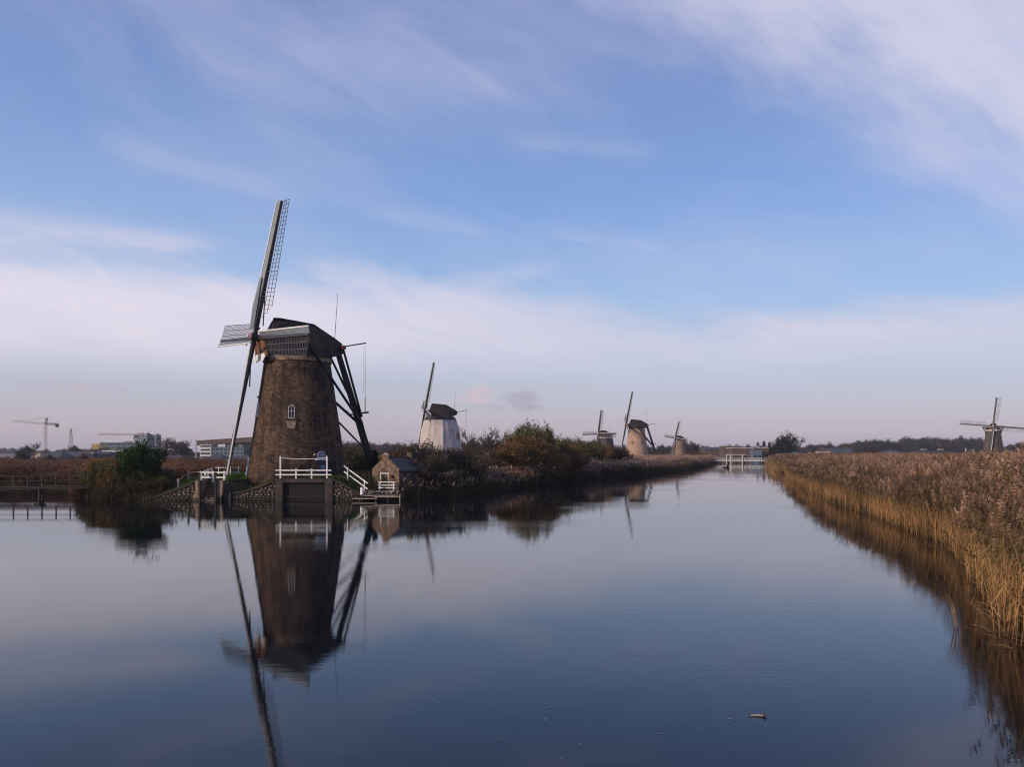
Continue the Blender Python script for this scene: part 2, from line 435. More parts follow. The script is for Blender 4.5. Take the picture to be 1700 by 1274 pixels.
def terrain(X, Y):
    d = sdist(X, Y)
    base = .55 + .25 * sm(d, 2, 14) + .06 * np.sin(X * .31) * np.cos(Y * .27)
    land = -1.2 + (base + 1.2) * sm(d, -1.6, 1.1)
    pl = sm(X, -38, -31) * (1 - sm(X, -15.4, -13.4)) * sm(Y, 75.9, 76.6) * (1 - sm(Y, 92, 99))
    wt = np.interp(X, WTX, WTZ)
    top = wt + (2.2 - wt) * sm(Y, 77.3, 81.5)
    isl = np.maximum(base, top)
    near = (sm(Y, 76.1, 76.9)) * pl
    return np.where(pl > 0, land * (1 - near) + isl * near, land)

def hz(x, y): return float(terrain(np.array([float(x)]), np.array([float(y)]))[0])

def axis(lo, hi, c, fine, growth, half):
    a = list(np.arange(c - half, c + half + 1e-6, fine)); s = fine
    while a[-1] < hi: s *= growth; a.append(a[-1] + s)
    s = fine
    while a[0] > lo: s *= growth; a.insert(0, a[0] - s)
    return np.array(a)
gx_ = axis(-4200, 4200, -10, .7, 1.04, 42); gy_ = axis(-120, 4200, 60, .6, 1.035, 48)
GXX, GYY = np.meshgrid(gx_, gy_)
GZ = terrain(GXX, GYY)
nx_, ny_ = len(gx_), len(gy_)
idx = np.arange(nx_ * ny_).reshape(ny_, nx_)
Fg = np.stack([idx[:-1, :-1], idx[:-1, 1:], idx[1:, 1:], idx[1:, :-1]], -1).reshape(-1, 4)
g_me = np_mesh('ground', np.stack([GXX, GYY, GZ], -1).reshape(-1, 3), Fg, [ground_mat()], smooth=True)
tag(link('ground', g_me), kind='structure')
wm_ = MB(); wm_.add([(-3000, -110, 0), (3000, -110, 0), (3000, 1200, 0), (-3000, 1200, 0)], [(0, 1, 2, 3)])
tag(wm_.build('water', water_mat()), kind='structure')

# ------------------------------------------------------------------ windmills
CAPSEC = [(3.7, 2.3, 12.55, 16.1, .33), (3.0, 2.8, 12.4, 16.15, .30), (1.8, 3.35, 12.25, 16.1, .12), (0, 3.65, 12.15, 16.0, 0), (-1.7, 3.45, 12.2, 15.85, 0),
          (-2.6, 3.05, 12.3, 15.35, 0), (-3.5, 2.35, 12.5, 14.85, 0), (-4.3, 1.55, 12.8, 14.4, 0), (-4.9, .85, 13.1, 14.0, 0)]

def cap_mesh(dz, mats):
    m = MB(); K = 9; rows = []
    for s, w, e, r, lean in CAPSEC:
        row = []
        for j in range(-K, K + 1):
            u = 1 - abs(j) / K; y = math.copysign(w * (1 - u) ** .72, j) if j else 0
            if abs(j) == K: y = math.copysign(w, j)
            z = e + (r - e) * u
            row.append((s - lean * (z - e), y, z + dz))
        rows.append(row)
    n = 2 * K + 1
    vs = [p for r in rows for p in r]
    fs = [(a * n + i, a * n + i + 1, (a + 1) * n + i + 1, (a + 1) * n + i) for a in range(len(rows) - 1) for i in range(n - 1)]
    fs += [tuple(range(n - 1, -1, -1)), tuple((len(rows) - 1) * n + i for i in range(n))]
    fs += [(a * n, (a + 1) * n, (a + 1) * n + n - 1, a * n + n - 1) for a in range(len(rows) - 1)]
    m.add(vs, fs); return m.mesh('cap', mats)

def arch_pts(w, h, n=8):
    r = w / 2; return [(-r, 0), (r, 0)] + [(r * math.cos(math.pi * i / n), h - r + r * math.sin(math.pi * i / n)) for i in range(n + 1)]

def wall_frame(ang, z, rfun, dh=1.0):
    """matrix on the tower wall: local x along the wall, y outward, z up the slope; ang measured in the mill's own frame"""
    r = rfun(z); r2 = rfun(z + dh)
    out = Vector((math.cos(ang), math.sin(ang), 0)); up = (Vector((out.x * r2, out.y * r2, z + dh)) - Vector((out.x * r, out.y * r, z))).normalized()
    xx = up.cross(out).normalized() * -1; yy = up.cross(xx) * 1.0
    xx = Vector((-math.sin(ang), math.cos(ang), 0)); yy = xx.cross(up).normalized()
    if yy.dot(out) < 0: xx = -xx; yy = xx.cross(up).normalized()
    M = Matrix.Identity(4)
    for i in range(3): M[i][0], M[i][1], M[i][2] = xx[i], yy[i], up[i]
    M[0][3], M[1][3], M[2][3] = out.x * r, out.y * r, z
    return M

def window(root, M, w, h, arched=True, frame=white_old, pane=glass, door=False, name='window'):
    """frame, pane and glazing bars set in the wall; local y points outward"""
    outer = arch_pts(w, h) if arched else [(-w / 2, 0), (w / 2, 0), (w / 2, h), (-w / 2, h)]
    inner = arch_pts(w - .16, h - .15) if arched else [(-w / 2 + .09, 0), (w / 2 - .09, 0), (w / 2 - .09, h - .18), (-w / 2 + .09, h - .18)]
    inner = [(x, z + .07) for x, z in inner]
    n = len(outer); m = MB()
    vs = [(x, .05, z) for x, z in outer] + [(x, .05, z) for x, z in inner] + [(x, -.25, z) for x, z in outer] + [(x, .0, z) for x, z in inner]
    fs = []
    for i in range(n):
        j = (i + 1) % n; fs += [(i, j, n + j, n + i), (i, 2 * n + i, 2 * n + j, j), (n + i, n + j, 3 * n + j, 3 * n + i)]
    m.add(vs, fs); fr = m.build(name, frame, root, mw=M)
    p = MB(); p.poly(inner, .015, -.06); p.build('pane', pane, fr)
    b = MB(); b.box(-.02, .02, .016, .035, .09, h - .11); b.box(-w / 2 + .1, w / 2 - .1, .016, .036, h * .52, h * .52 + .05); b.build('glazing_bar', frame, fr)
    return fr

def make_sail(root, hub, theta, L, fine, tilt, root_board=False, lat=1.85, thick=1.0, cloth=False):
    cb, sb = math.cos(tilt), math.sin(tilt)
    e1 = Vector((0, 1, 0)); e2 = Vector((-sb, 0, cb)); ax = Vector((cb, 0, sb))
    d = e1 * math.cos(theta) + e2 * math.sin(theta); sd = e1 * math.sin(theta) - e2 * math.cos(theta); nn = -ax
    M = Matrix.Identity(4)
    for i in range(3): M[i][0], M[i][1], M[i][2] = d[i], sd[i], nn[i]
    off = .22 if abs(math.sin(theta)) > .7 else -.22
    M.translation = hub + ax * off
    s = MB(); s.beam((0, 0, 0), (L, 0, 0), .36 * thick, .40 * thick, w2=.20 * thick, up=(0, 0, 1))
    sail = s.build('sail', steel_black, root, mw=M)
    tw = lambda r: math.radians(20 - 17 * r / L)
    # wind board: hollow steel leading edge, twisted
    b = MB(); R = np.linspace(.9, L, 9); vs = []; bt = lambda r: math.radians(44 - 20 * r / L)
    for r in R:
        a = bt(r); w0, w1 = -.10, -.72
        for t, zz in ((w0, .05), (w1, .05), (w1, -.03), (w0, -.03)):
            vs.append((r, t * math.cos(a) - zz * math.sin(a), t * math.sin(a) + zz * math.cos(a) + .06))
    fs = [(k * 4 + i, k * 4 + (i + 1) % 4, k * 4 + 4 + (i + 1) % 4, k * 4 + 4 + i) for k in range(8) for i in range(4)] + [(3, 2, 1, 0), (32, 33, 34, 35)]
    b.add(vs, fs); wb = b.build('windboard', grey_board, sail)
    e = MB(); vs = []
    for r in R:
        a = bt(r)
        for t, zz in ((-.72, .09), (-.82, .07), (-.82, -.05), (-.72, -.07)):
            vs.append((r, t * math.cos(a) - zz * math.sin(a), t * math.sin(a) + zz * math.cos(a) + .06))
    e.add(vs, fs); e.build('leading_edge', white_edge, sail)
    if root_board:
        q = MB(); q.add([(.7, -.10, -.30), (6.1, -.40, -.42), (6.1, -.52, -.52), (3.0, -.50, -.66), (.7, -.3, -.56)] + [(.7, -.05, -.26), (6.1, -.35, -.38), (6.1, -.47, -.48), (3.0, -.45, -.62), (.7, -.25, -.52)],
                       [(0, 1, 2, 3, 4), (9, 8, 7, 6, 5)] + [(i, 5 + i, 5 + (i + 1) % 5, (i + 1) % 5) for i in range(5)])
        q.build('root_board', grey_board, sail)
    r0 = 2.1
    tk = .045 * thick
    if fine:
        me = MB(); me.box(-tk / 2, tk / 2, -.15, lat, -tk / 2, tk / 2); rung = me.mesh('slat', lath)
        nr = 29
        for i in range(nr):
            r = r0 + (L - .1 - r0) * i / (nr - 1)
            w_ = .35 + .65 * min(1, (i + 1) / 4)
            Mr = Matrix.Translation((r, 0, 0)) @ Matrix.Rotation(tw(r), 4, 'X') @ Matrix.Scale(w_, 4, (0, 1, 0))
            link('slat', rung, sail, mw=Mr)
    else:
        me = MB(); nr = 22
        for i in range(nr):
            r = r0 + (L - .1 - r0) * i / (nr - 1); a = tw(r); k = lat * (.35 + .65 * min(1, (i + 1) / 3))
            me.beam((r, 0, 0), (r, k * math.cos(a), k * math.sin(a)), tk)
        me.build('lattice', lath, sail)
    for j, t in enumerate((lat * .34, lat * .67, lat)):
        m = MB(); RR = np.linspace(r0 + (.0 if j == 0 else .5 * j), L - .1, 8)
        pts = [(r, t * math.cos(tw(r)), t * math.sin(tw(r)) + .05) for r in RR]
        for p, q in zip(pts, pts[1:]): m.beam(p, q, tk, n=4)
        m.build('batten', lath, sail)
    if cloth:
        m = MB(); m.beam((1.2, 1.2, .25), (5.0, -.6, .3), .13 * thick, n=6); m.build('furled_cloth', steel_black, sail)
    return sail

def windmill(name, px, Y, z0, alpha, th0, label, body='brick', bmat=None, capmat=thatch, dzh=0.0, L=14.5, fine=False, tail=True, thick=1.0, rbase=5.05, rtop=3.3, lat=1.85, group=None):
    X = GX(px, Y)
    root = empty(name, (X, Y, z0), math.radians(180 + alpha)); tag(root, label, 'windmill', group)
    H = 12.1 + dzh
    def rf(z):
        t = z / H; return rbase + (rtop - rbase) * (t * 1.03 - .03 * t * t if t < .9 else t) + (.05 if t > .97 else 0)
    if body == 'brick':
        m = MB(); prof = [(rf(z), z) for z in np.linspace(-1.0 if z0 > 1 else -.5, H * .965, 14)]
        m.lathe(prof, 56); m.build('tower', bmat, root, smooth=False)
        for p in root.children[-1].data.polygons: p.use_smooth = len(p.vertices) == 4
        c = MB(); c.lathe([(rf(H) + .06, H * .965 - .01), (rf(H) + .14, H * .97), (rf(H) + .16, H + .08), (rf(H) - .1, H + .09)], 56); c.build('curb', cream, root)
    elif body == 'octagon':
        m = MB(); m.lathe([(rbase + .3, -.5), (rbase + .25, 2.2)], 8, a0=.39); m.build('base_wall', brick_grey, root)
        m = MB(); prof = []
        for t in np.linspace(0, 1, 8): prof.append((rtop + .1 + (rbase + .1 - rtop) * (1 - t) ** 1.25, 2.21 + (H - 2.3) * t))
        m.lathe([(rbase + .45, 2.05)] + prof, 8, a0=.39); m.build('thatched_body', bmat, root)
        c = MB(); c.lathe([(rtop + .1, H - .35), (rtop + .35, H - .3), (rtop + .35, H + .12), (rtop - .2, H + .12)], 16); c.build('curb', white_old, root)
    else:   # brick tower under white wrapping
        m = MB(); m.lathe([(rf(z), z) for z in np.linspace(-.5, H * .98, 8)], 32); m.build('tower', brick_grey, root)
        m = MB(); n = 40; rows = []
        rr = random.Random(4)
        for k, t in enumerate(np.linspace(0, 1, 11)):
            R0 = 6.7 + (4.75 - 6.7) * (t * .75 if t < .78 else .585 + (t - .78) * 1.9)
            row = []
            for i in range(n):
                a = 2 * math.pi * i / n; seg = math.pi / 4; fac = math.cos(seg / 2) / math.cos((a % seg) - seg / 2)
                R = R0 * (fac * .8 + .2) + rr.uniform(-.05, .05) + .06 * math.sin(i * 2.5 + k * .3)
                row.append((R * math.cos(a), R * math.sin(a), .2 + t * (H - .9)))
            rows.append(row)
        vs = [p for r in rows for p in r] + [(0, 0, H - .5)]
        fs = [(k * n + i, k * n + (i + 1) % n, (k + 1) * n + (i + 1) % n, (k + 1) * n + i) for k in range(10) for i in range(n)]
        fs += [(10 * n + i, 10 * n + (i + 1) % n, 11 * n) for i in range(n)]
        m.add(vs, fs); m.build('canvas_wrap', canvas, root)
        c = MB(); c.lathe([(4.6, H - .75), (4.7, H - .7), (4.2, H + .25), (3.0, H + .3)], 24); c.build('curb', tar, root)
    dz = dzh
    link('cap', cap_mesh(dz, [capmat]), root)
    rd = MB()
    ridge = [(s - ln * (r - e), 0, r + dz + .02) for s, w, e, r, ln in CAPSEC]
    for p, q in zip(ridge, ridge[1:]): rd.beam(p, q, .35, .12)
    rd.build('ridge_capping', thatch_grey, root)
    hub = Vector((4.25, 0, 14.0 + dz)); tilt = math.radians(9.5)
    ax = Vector((math.cos(tilt), 0, math.sin(tilt)))
    m = MB(); m.beam(hub - ax * 1.9, hub + ax * .62, .75 * thick, n=10); m.build('windshaft', steel_black, root)
    m = MB(); m.beam(hub + ax * .62, hub + ax * .95, .62 * thick, n=10, w2=.4 * thick); m.build('shaft_head', pink_hub, root)
    # front of the cap: weather boards, decorated beard board under the shaft
    m = MB(); m.poly([(-1.9, 0), (1.9, 0), (1.5, 1.7), (.5, 2.2), (-.5, 2.2), (-1.5, 1.7)], 0, .12)
    m.build('storm_hatch', orange_wood, root, mw=Matrix.Translation((3.78, 0, 12.0 + dz)) @ Matrix.Rotation(math.radians(90), 4, 'Z') @ Matrix.Rotation(math.radians(8), 4, 'X'))
    m = MB(); m.poly([(-1.7, .1), (-1.1, -.28), (0, -.1), (1.1, -.28), (1.7, .1), (1.5, .5), (-1.5, .5)], 0, .1)
    m.build('beard_board', white_edge, root, mw=Matrix.Translation((4.0, 0, 11.85 + dz)) @ Matrix.Rotation(math.radians(90), 4, 'Z'))
    for k in range(4):
        make_sail(root, hub, th0 + k * math.pi / 2, L, fine, tilt, root_board=(k == 1) and fine, thick=thick, cloth=fine, lat=lat)
    zt = dz
    if tail:
        tk = thick
        a = Vector((.6, 0, 13.5 + zt)); r_ = Vector((-4.2, 0, 13.45 + zt)); kn = Vector((-7.05, 0, 6.5)); ft = Vector((-8.45, 0, 1.0))
        m = MB(); m.beam(a - Vector((0, 4.45, 0)), a + Vector((0, 4.45, 0)), .34 * tk); sp = m.build('spreader', tar, root)
        for sg in (-1, 1):
            m = MB(); m.beam(a + Vector((0, sg * 4.45, 0)), a + Vector((0, sg * 4.62, 0)), .40 * tk); m.build('end_cap', red_paint, sp)
        m = MB(); m.beam(r_ - Vector((0, 2.1, 0)), r_ + Vector((0, 2.1, 0)), .32 * tk); sp = m.build('spreader', tar, root)
        for sg in (-1, 1):
            m = MB(); m.beam(r_ + Vector((0, sg * 2.1, 0)), r_ + Vector((0, sg * 2.25, 0)), .38 * tk); m.build('end_cap', red_paint, sp)
        m = MB(); m.beam(Vector((-4.4, 0, 13.4 + zt)), ft, .46 * tk, w2=.62 * tk); m.build('tail_pole', tar, root)
        for sg in (-1, 1):
            m = MB(); m.beam(a + Vector((0, sg * 4.2, -.1)), kn + Vector((0, sg * .30, -.9)), .27 * tk, n=6, w2=.30 * tk); m.build('long_brace', tar, root)
            m = MB(); m.beam(r_ + Vector((0, sg * 1.95, -.1)), kn + Vector((-.05, sg * .30, -.2)), .24 * tk, n=6, w2=.26 * tk); m.build('short_brace', tar, root)
            m = MB(); m.beam(kn + Vector((0, sg * .30, -.5)), ft + Vector((0, sg * .12, .4)), .22 * tk, n=6); m.build('lower_brace', tar, root)
        m = MB(); m.beam(kn + Vector((-1.0, 0, .35)), kn + Vector((1.3, 0, .0)), .20 * tk, n=6, w2=.14 * tk); m.build('cross_peg', tar, root)
        if fine:
            m = MB(); m.beam((-8.15, 0, 2.3), (-4.0, 1.35, 5.6), .22, n=6); m.build('shore_pole', tar, root)
            m = MB()
            for i in range(12):
                an = math.pi * i / 6; m.beam((-8.5, -.15, 1.35), (-8.5 + 1.0 * math.cos(an), -.15, 1.35 + 1.0 * math.sin(an)), .07)
                a2 = math.pi * (i + 1) / 6; m.beam((-8.5 + .85 * math.cos(an), -.15, 1.35 + .85 * math.sin(an)), (-8.5 + .85 * math.cos(a2), -.15, 1.35 + .85 * math.sin(a2)), .08)
            m.build('winch_wheel', wood_dark, root)
            m = MB(); m.beam(kn + Vector((.7, .1, -.1)), (-3.9, .9, 7.6), .03, n=4); m.build('guy_rope', lath, root)
    br0 = Vector((-4.7, 0, 13.75 + zt)); br1 = Vector((-7.75, .0, 14.45 + zt))
    m = MB(); m.beam(br0, br1, .13 * thick, n=6); m.build('brake_lever', wood_dark, root)
    m = MB(); m.beam(br1, br1 + Vector((.1, 0, -7.0)), .022 * thick, n=4); m.beam(br1 + Vector((.35, .2, -.1)), br1 + Vector((.35, .2, -5.5)), .018 * thick, n=4)
    rp = m.build('brake_rope', lath, root)
    if fine:
        m = MB(); m.beam(br1 + Vector((.1, 0, -6.0)), br1 + Vector((.1, 0, -7.6)), .1, n=6); m.build('rope_weight', wood_dark, rp)
    m = MB(); m.beam((-4.1, 0, 14.5 + zt), (-4.5, -.1, 19.6 + zt), .07 * thick, n=5, w2=.04 * thick); m.build('lightning_rod', steel_black, root)
    return root, rf

m1_, rf1 = windmill('windmill', 494, 82.0, 2.2, 36, math.radians(-5.5), 'large dark brick windmill on the quay, nearest of all the mills', bmat=brick_dark, fine=True, L=14.1)
grey_frame = mat('dull_grey_white_frame', (.42, .39, .37), .7, (.30, .27, .26), 5)
def local_ang(deg_right):
    """direction on the tower, degrees to the right of the side facing the camera -> angle in the mill's own frame"""
    base = math.atan2(-82.0, -GX(494, 82.0))
    return base + math.radians(deg_right) - math.radians(180 + 36)
window(m1_, wall_frame(local_ang(-8), 5.8, rf1), .66, 1.35, frame=grey_frame)
m = MB(); m.box(-.5, .5, -.02, .16, -.14, 0); m.build('window_sill', concrete, m1_, mw=wall_frame(local_ang(-8), 5.72, rf1))
m = MB(); m.poly([(-.35, -.75), (.35, -.75), (.5, 0), (-.5, 0)], -.02, .05); m.build('stone_apron', mat('pale_limewash', (.24, .19, .16), .9, (.15, .11, .09), 4), m1_, mw=wall_frame(local_ang(-8), 5.56, rf1))
window(m1_, wall_frame(local_ang(-76), 6.0, rf1), .8, 1.6)
fr_ = window(m1_, wall_frame(local_ang(29), 1.75, rf1), 1.0, .82, pane=bluish_glass, name='fanlight', frame=grey_frame)
m = MB(); m.box(-.68, .68, -.02, .12, -.12, 0.0); m.build('lintel', white_edge, m1_, mw=wall_frame(local_ang(29), 1.75, rf1))
dm = wall_frame(local_ang(29), -.35, rf1)
m = MB(); m.box(-.55, .55, -.02, .06, 0, 1.95); dr = m.build('door', mat('dark_blue_green_door', (.018, .02, .026), .5, (.03, .03, .034), 4), m1_, mw=dm)
m = MB(); m.box(-.22, .22, .061, .085, 1.1, 1.5); m.build('pane', bluish_glass, dr)
m = MB(); m.box(.40, .46, .061, .12, .9, 1.0); m.build('handle', metal_grey, dr)
dm = wall_frame(local_ang(-84), -.3, rf1)
m = MB(); m.box(-.65, .65, -.02, .09, 0, 2.2); dr = m.build('door', white_old, m1_, mw=dm); dr['label'] = 'weathered white door'
m = MB(); m.box(-.4, .4, .091, .115, 1.2, 1.9); m.build('pane', bluish_glass, dr)
m = MB(); m.beam((0, 0, 0), (0, .45, .06), .07); m.build('wall_lamp', white_old, m1_, mw=wall_frame(local_ang(19), 2.15, rf1))
for a_, z_ in ((-84, 8.1), (-60, 11.0), (10, 10.9), (40, 10.8)):
    m = MB(); m.beam((-.12, 0, 0), (.12, 0, 0), .12, .24); m.beam((0, 0, 0), (0, .22, 0), .08); m.build('wall_anchor', steel_black, m1_, mw=wall_frame(local_ang(a_), z_, rf1))

windmill('windmill', 731, 230, 1.7, 13, math.radians(-9), 'windmill with its body wrapped in white canvas, behind bushes', body='wrapped', dzh=1.0, L=14.3, tail=False, thick=1.3)
m4_, rf4 = windmill('windmill', 1057, 334, 1.6, -2, math.radians(-14), 'sunlit tan brick windmill beyond the reeds on the left bank', bmat=brick_tan, dzh=.9, L=14.3, thick=1.5, rbase=5.1)
for dg, z_ in ((-25, 6.4), (35, 6.4)):
    an = math.atan2(-334, -GX(1057, 334)) + math.radians(dg) - math.radians(180 - 2)
    window(m4_, wall_frame(an, z_, rf4), .9, 1.6, frame=brick_grey, pane=orange_wood)
windmill('windmill', 1003, 447, 1.5, 37, math.radians(0), 'small thatched windmill half hidden behind willow shrubs', body='octagon', bmat=thatch_grey, dzh=-.4, L=13.8, thick=1.9, rtop=3.5)
m5_, rf5 = windmill('windmill', 1128.5, 600, 1.5, 30, math.radians(-8), 'farthest small brick windmill above the waterside huts', bmat=brick_grey, dzh=0, L=13.2, thick=2.0)
windmill('windmill', 1649, 390, 1.0, 58, math.radians(-6.5), 'thatched windmill with sails spread, standing beyond the reed bed', body='octagon', bmat=thatch_grey, dzh=2.6, L=14.4, thick=1.7, rbase=5.2, rtop=3.4)

# ------------------------------------------------------------------ quay of the near mill
def part_mesh(mbx, name, m, parent): return mbx.build(name, m, parent)

def stone_wall(label, pxs, zs, seed, bottom=-.5):
    """rubble facing whose top edge follows zs; every stone is real, all joined in one part"""
    xs = [qx(p) for p in pxs]; root = empty('stone_wall', (0, 0, 0)); tag(root, label, 'quay wall')
    core = MB(); pts = [(xs[0], bottom)] + [(xs[-1], bottom)] + [(x, z - .03) for x, z in zip(reversed(xs), reversed(zs))]
    core.poly(pts, QY + .06, QY + 1.45); core.build('backing', mortar, root)
    cp = MB()
    for (xa, za), (xb, zb) in zip(zip(xs, zs), zip(xs[1:], zs[1:])):
        cp.beam((xa, QY + .12, za), (xb, QY + .12, zb), .32, .12)
    cp.build('coping', concrete_dark, root)
    r = random.Random(seed); m = MB(); z = bottom + .35; row = 0
    while z < max(zs):
        x = xs[0] + r.uniform(0, .2)
        while x < xs[-1] - .1:
            w = r.uniform(.16, .46); h = r.uniform(.14, .30); top = np.interp(x + w / 2, xs, zs)
            if z + h / 2 < top - .10:
                n = r.choice((5, 6, 6, 7)); cx, cz = x + w / 2, z + r.uniform(-.07, .07); pr = r.uniform(.02, .12); ring = []
                for i in range(n):
                    a = 2 * math.pi * i / n + r.uniform(-.25, .25); ring.append((cx + w * .47 * math.cos(a), cz + h * .47 * math.sin(a)))
                vs = [(a, QY + .08, b) for a, b in ring] + [(cx + (a - cx) * .72, QY + .06 - pr, cz + (b - cz) * .72) for a, b in ring]
                m.add(vs, [(i, (i + 1) % n, n + (i + 1) % n, n + i) for i in range(n)] + [tuple(range(n, 2 * n))])
            x += w + r.uniform(.03, .06)
        z += .25; row += 1
    o = m.build('rubble_stones', stone_m, root); tag(o, kind='stuff')
    return root
stone_wall('rubble stone quay wall left of the water stairs, rising towards them', [255, 262, 300, 327], [.30, .45, 1.15, 1.9], 1)
stone_wall('rubble stone wall below the grass between stairs and dark sluice', [384, 400, 430, 457], [.72, .8, 1.25, 2.0], 2)
stone_wall('rubble stone wall dropping from the sluice towards the landing stage', [553, 560, 590, 598], [2.0, 1.85, .85, .7], 3)

# water stairs between concrete cheeks
st_ = empty('water_stairs', (qx(356), QY, 0)); tag(st_, 'concrete stairs to the water with flared side walls and dark posts', 'stairs')
x0 = qx(356)
for sgn, (pa, pb) in ((-1, (328, 337)), (1, (364, 373))):
    xa, xb = qx(pa) - x0, qx(pb) - x0
    fl = .45 * (-1 if sgn < 0 else -1)
    m = MB(); m.poly([(xa + (-.30), -.5), (xb + (-.25), -.5), (xb + (-.10), .55), (xb, 1.05), (xb, 1.95), (xa, 1.95), (xa, 1.05), (xa - .20, .5)], -.55, 1.4)
    m.build('side_wall', concrete, st_)
m = MB(); m.poly([(qx(373.5) - x0, -.5), (qx(384) - x0, -.5), (qx(384) - x0, .7), (qx(376) - x0, 1.6), (qx(373.5) - x0, 1.6)], -.15, 1.2); m.build('side_wall', concrete_dark, st_)
step = MB(); step.box(qx(337) - x0 + .02, qx(364) - x0 - .12, 0, .42, -.17, 0); smh = step.mesh('step', mat('worn_step_concrete', (.20, .155, .115), .9, (.12, .095, .07), 2.2, bump=.02))
for i in range(9):
    link('step', smh, st_, loc=(0, -.45 + i * .24, .10 + i * .21))
for p_ in (336, 362):
    m = MB(); xx = qx(p_) - x0; m.box(xx - .08, xx + .08, -.78, -.62, -.5, 2.75); m.build('gate_post', tar, st_)

# dark sluice
sl_ = empty('sluice', (qx(505), QY, 0)); tag(sl_, 'dark boarded sluice opening in the quay below the white railing', 'sluice'); x0 = qx(505)
for pa, pb in ((458, 469.5), (540, 552.5)):
    m = MB(); m.box(qx(pa) - x0, qx(pb) - x0, -.12, 1.5, -.6, 2.12); m.build('pier', concrete_dark, sl_)
m = MB(); m.box(qx(469.5) - x0, qx(540) - x0, -.06, 1.5, 1.72, 2.10); m.build('lintel', concrete_dark, sl_)
nb = 14; bw = (qx(540) - qx(469.5)) / nb
bm_ = MB(); bm_.box(.012, bw - .012, .25, .33, -.6, 1.715); bme = bm_.mesh('plank', sluice_black)
for i in range(nb): link('plank', bme, sl_, loc=(qx(469.5) - x0 + i * bw, random.Random(i).uniform(0, .03), 0))
m = MB(); m.box(qx(469.5) - x0, qx(540) - x0, .12, .24, .25, .42); m.build('cross_beam', tar, sl_)
m = MB(); m.box(qx(469.5) - x0, qx(540) - x0, .36, .5, -.6, 1.715); m.build('backing', mortar, sl_)

def railing(label, pts, heights, posts_extra=None, m=white_edge, pw=.13, rw=.13, ph=1.0, base=None, over=.35, group=None):
    """posts at pts (x, y, z base); rails along them at each height"""
    root = empty('railing', Vector(pts[0])); tag(root, label, 'railing', group); o = Vector(pts[0])
    for i, p in enumerate(pts):
        q = Vector(p) - o; hh = ph if not posts_extra or i not in posts_extra else posts_extra[i]
        b = MB(); b.box(q.x - pw / 2, q.x + pw / 2, q.y - pw / 2, q.y + pw / 2, q.z - .15, q.z + hh); b.build('post', m, root)
    for h in heights:
        b = MB(); n = len(pts)
        for i in range(n - 1):
            a = Vector(pts[i]) - o + Vector((0, -pw / 2 - .03, h)); c = Vector(pts[i + 1]) - o + Vector((0, -pw / 2 - .03, h)); d = (c - a).normalized()
            if i == 0: a -= d * over
            if i == n - 2: c += d * over
            b.beam(a, c, .06, rw)
        b.build('rail', m, root)
    return root
zq = 2.12
rl = railing('long white two rail railing above the dark sluice', [(qx(p), QY + .3, zq) for p in (464, 490, 516, 541.5)], (.35, .78), {0: 2.15, 3: 2.15}, ph=.95, pw=.13, rw=.12, over=.45)
m = MB(); N = 10
for i in range(N):
    f = lambda t: (t * (qx(541.5) - qx(464)), 0, 1.98 - .10 * 4 * t * (1 - t))
    m.beam(f(i / N), f((i + 1) / N), .045, .05)
m.build('top_rope', white_old, rl)
railing('white railing standing at the head of the water stairs', [(qx(p), QY + .1, 1.9) for p in (333, 353, 371.5)], (.32, .80), ph=.92, over=.2, pw=.14, rw=.15)
railing('white railing running back from the stairs to the mill', [(qx(330.5), QY + .5, 1.85), (qx(336) * 1.02, QY + 2.2, 1.95), (qx(342) * 1.045, QY + 4.0, 2.05), (qx(349) * 1.08, QY + 6.5, 2.1)], (.35, .8), ph=.9, over=.1)
railing('thin white railing beside the foot of the sail', [(GX(363, 82), 82, 2.15), (GX(382.5, 82), 82, 2.15), (GX(396, 82.5), 82.5, 2.15)], (.4, .9), ph=1.0, over=.3, pw=.08, rw=.06, m=white_old)
railing('white handrail sloping down to the landing stage', [(GX(577, 77.6), 77.6, 2.05), (GX(605, 76.9), 76.9, .85)], (.45, 1.0), ph=1.1, over=.45, pw=.10, rw=.11)
for i, (p_, y_) in enumerate(((296, 78.4), (313, 80.5))):
    X_, = (GX(p_, y_),); b = MB(); z_ = hz(X_, y_); b.box(-.08, .08, -.08, .08, -.2, 1.05)
    tag(b.build('fence_post', wood_pale, loc=(X_, y_, z_)), ['pale wooden fence post on the grass, the one nearer the big green bush', 'pale wooden fence post on the grass, the one nearer the white railing'][i], 'post', 'wire fence posts on the grass')
m = MB(); A_ = Vector((GX(296, 78.4), 78.4, hz(GX(296, 78.4), 78.4) + .85)); B_ = Vector((GX(313, 80.5), 80.5, hz(GX(313, 80.5), 80.5) + .85)); C_ = Vector((GX(333, 79), 79, 2.7))
m.beam(A_, B_, .035); m.beam(B_, C_, .035); tag(m.build('fence_wire', wood_pale), 'thin fence wire strung between the two pale posts', 'wire')

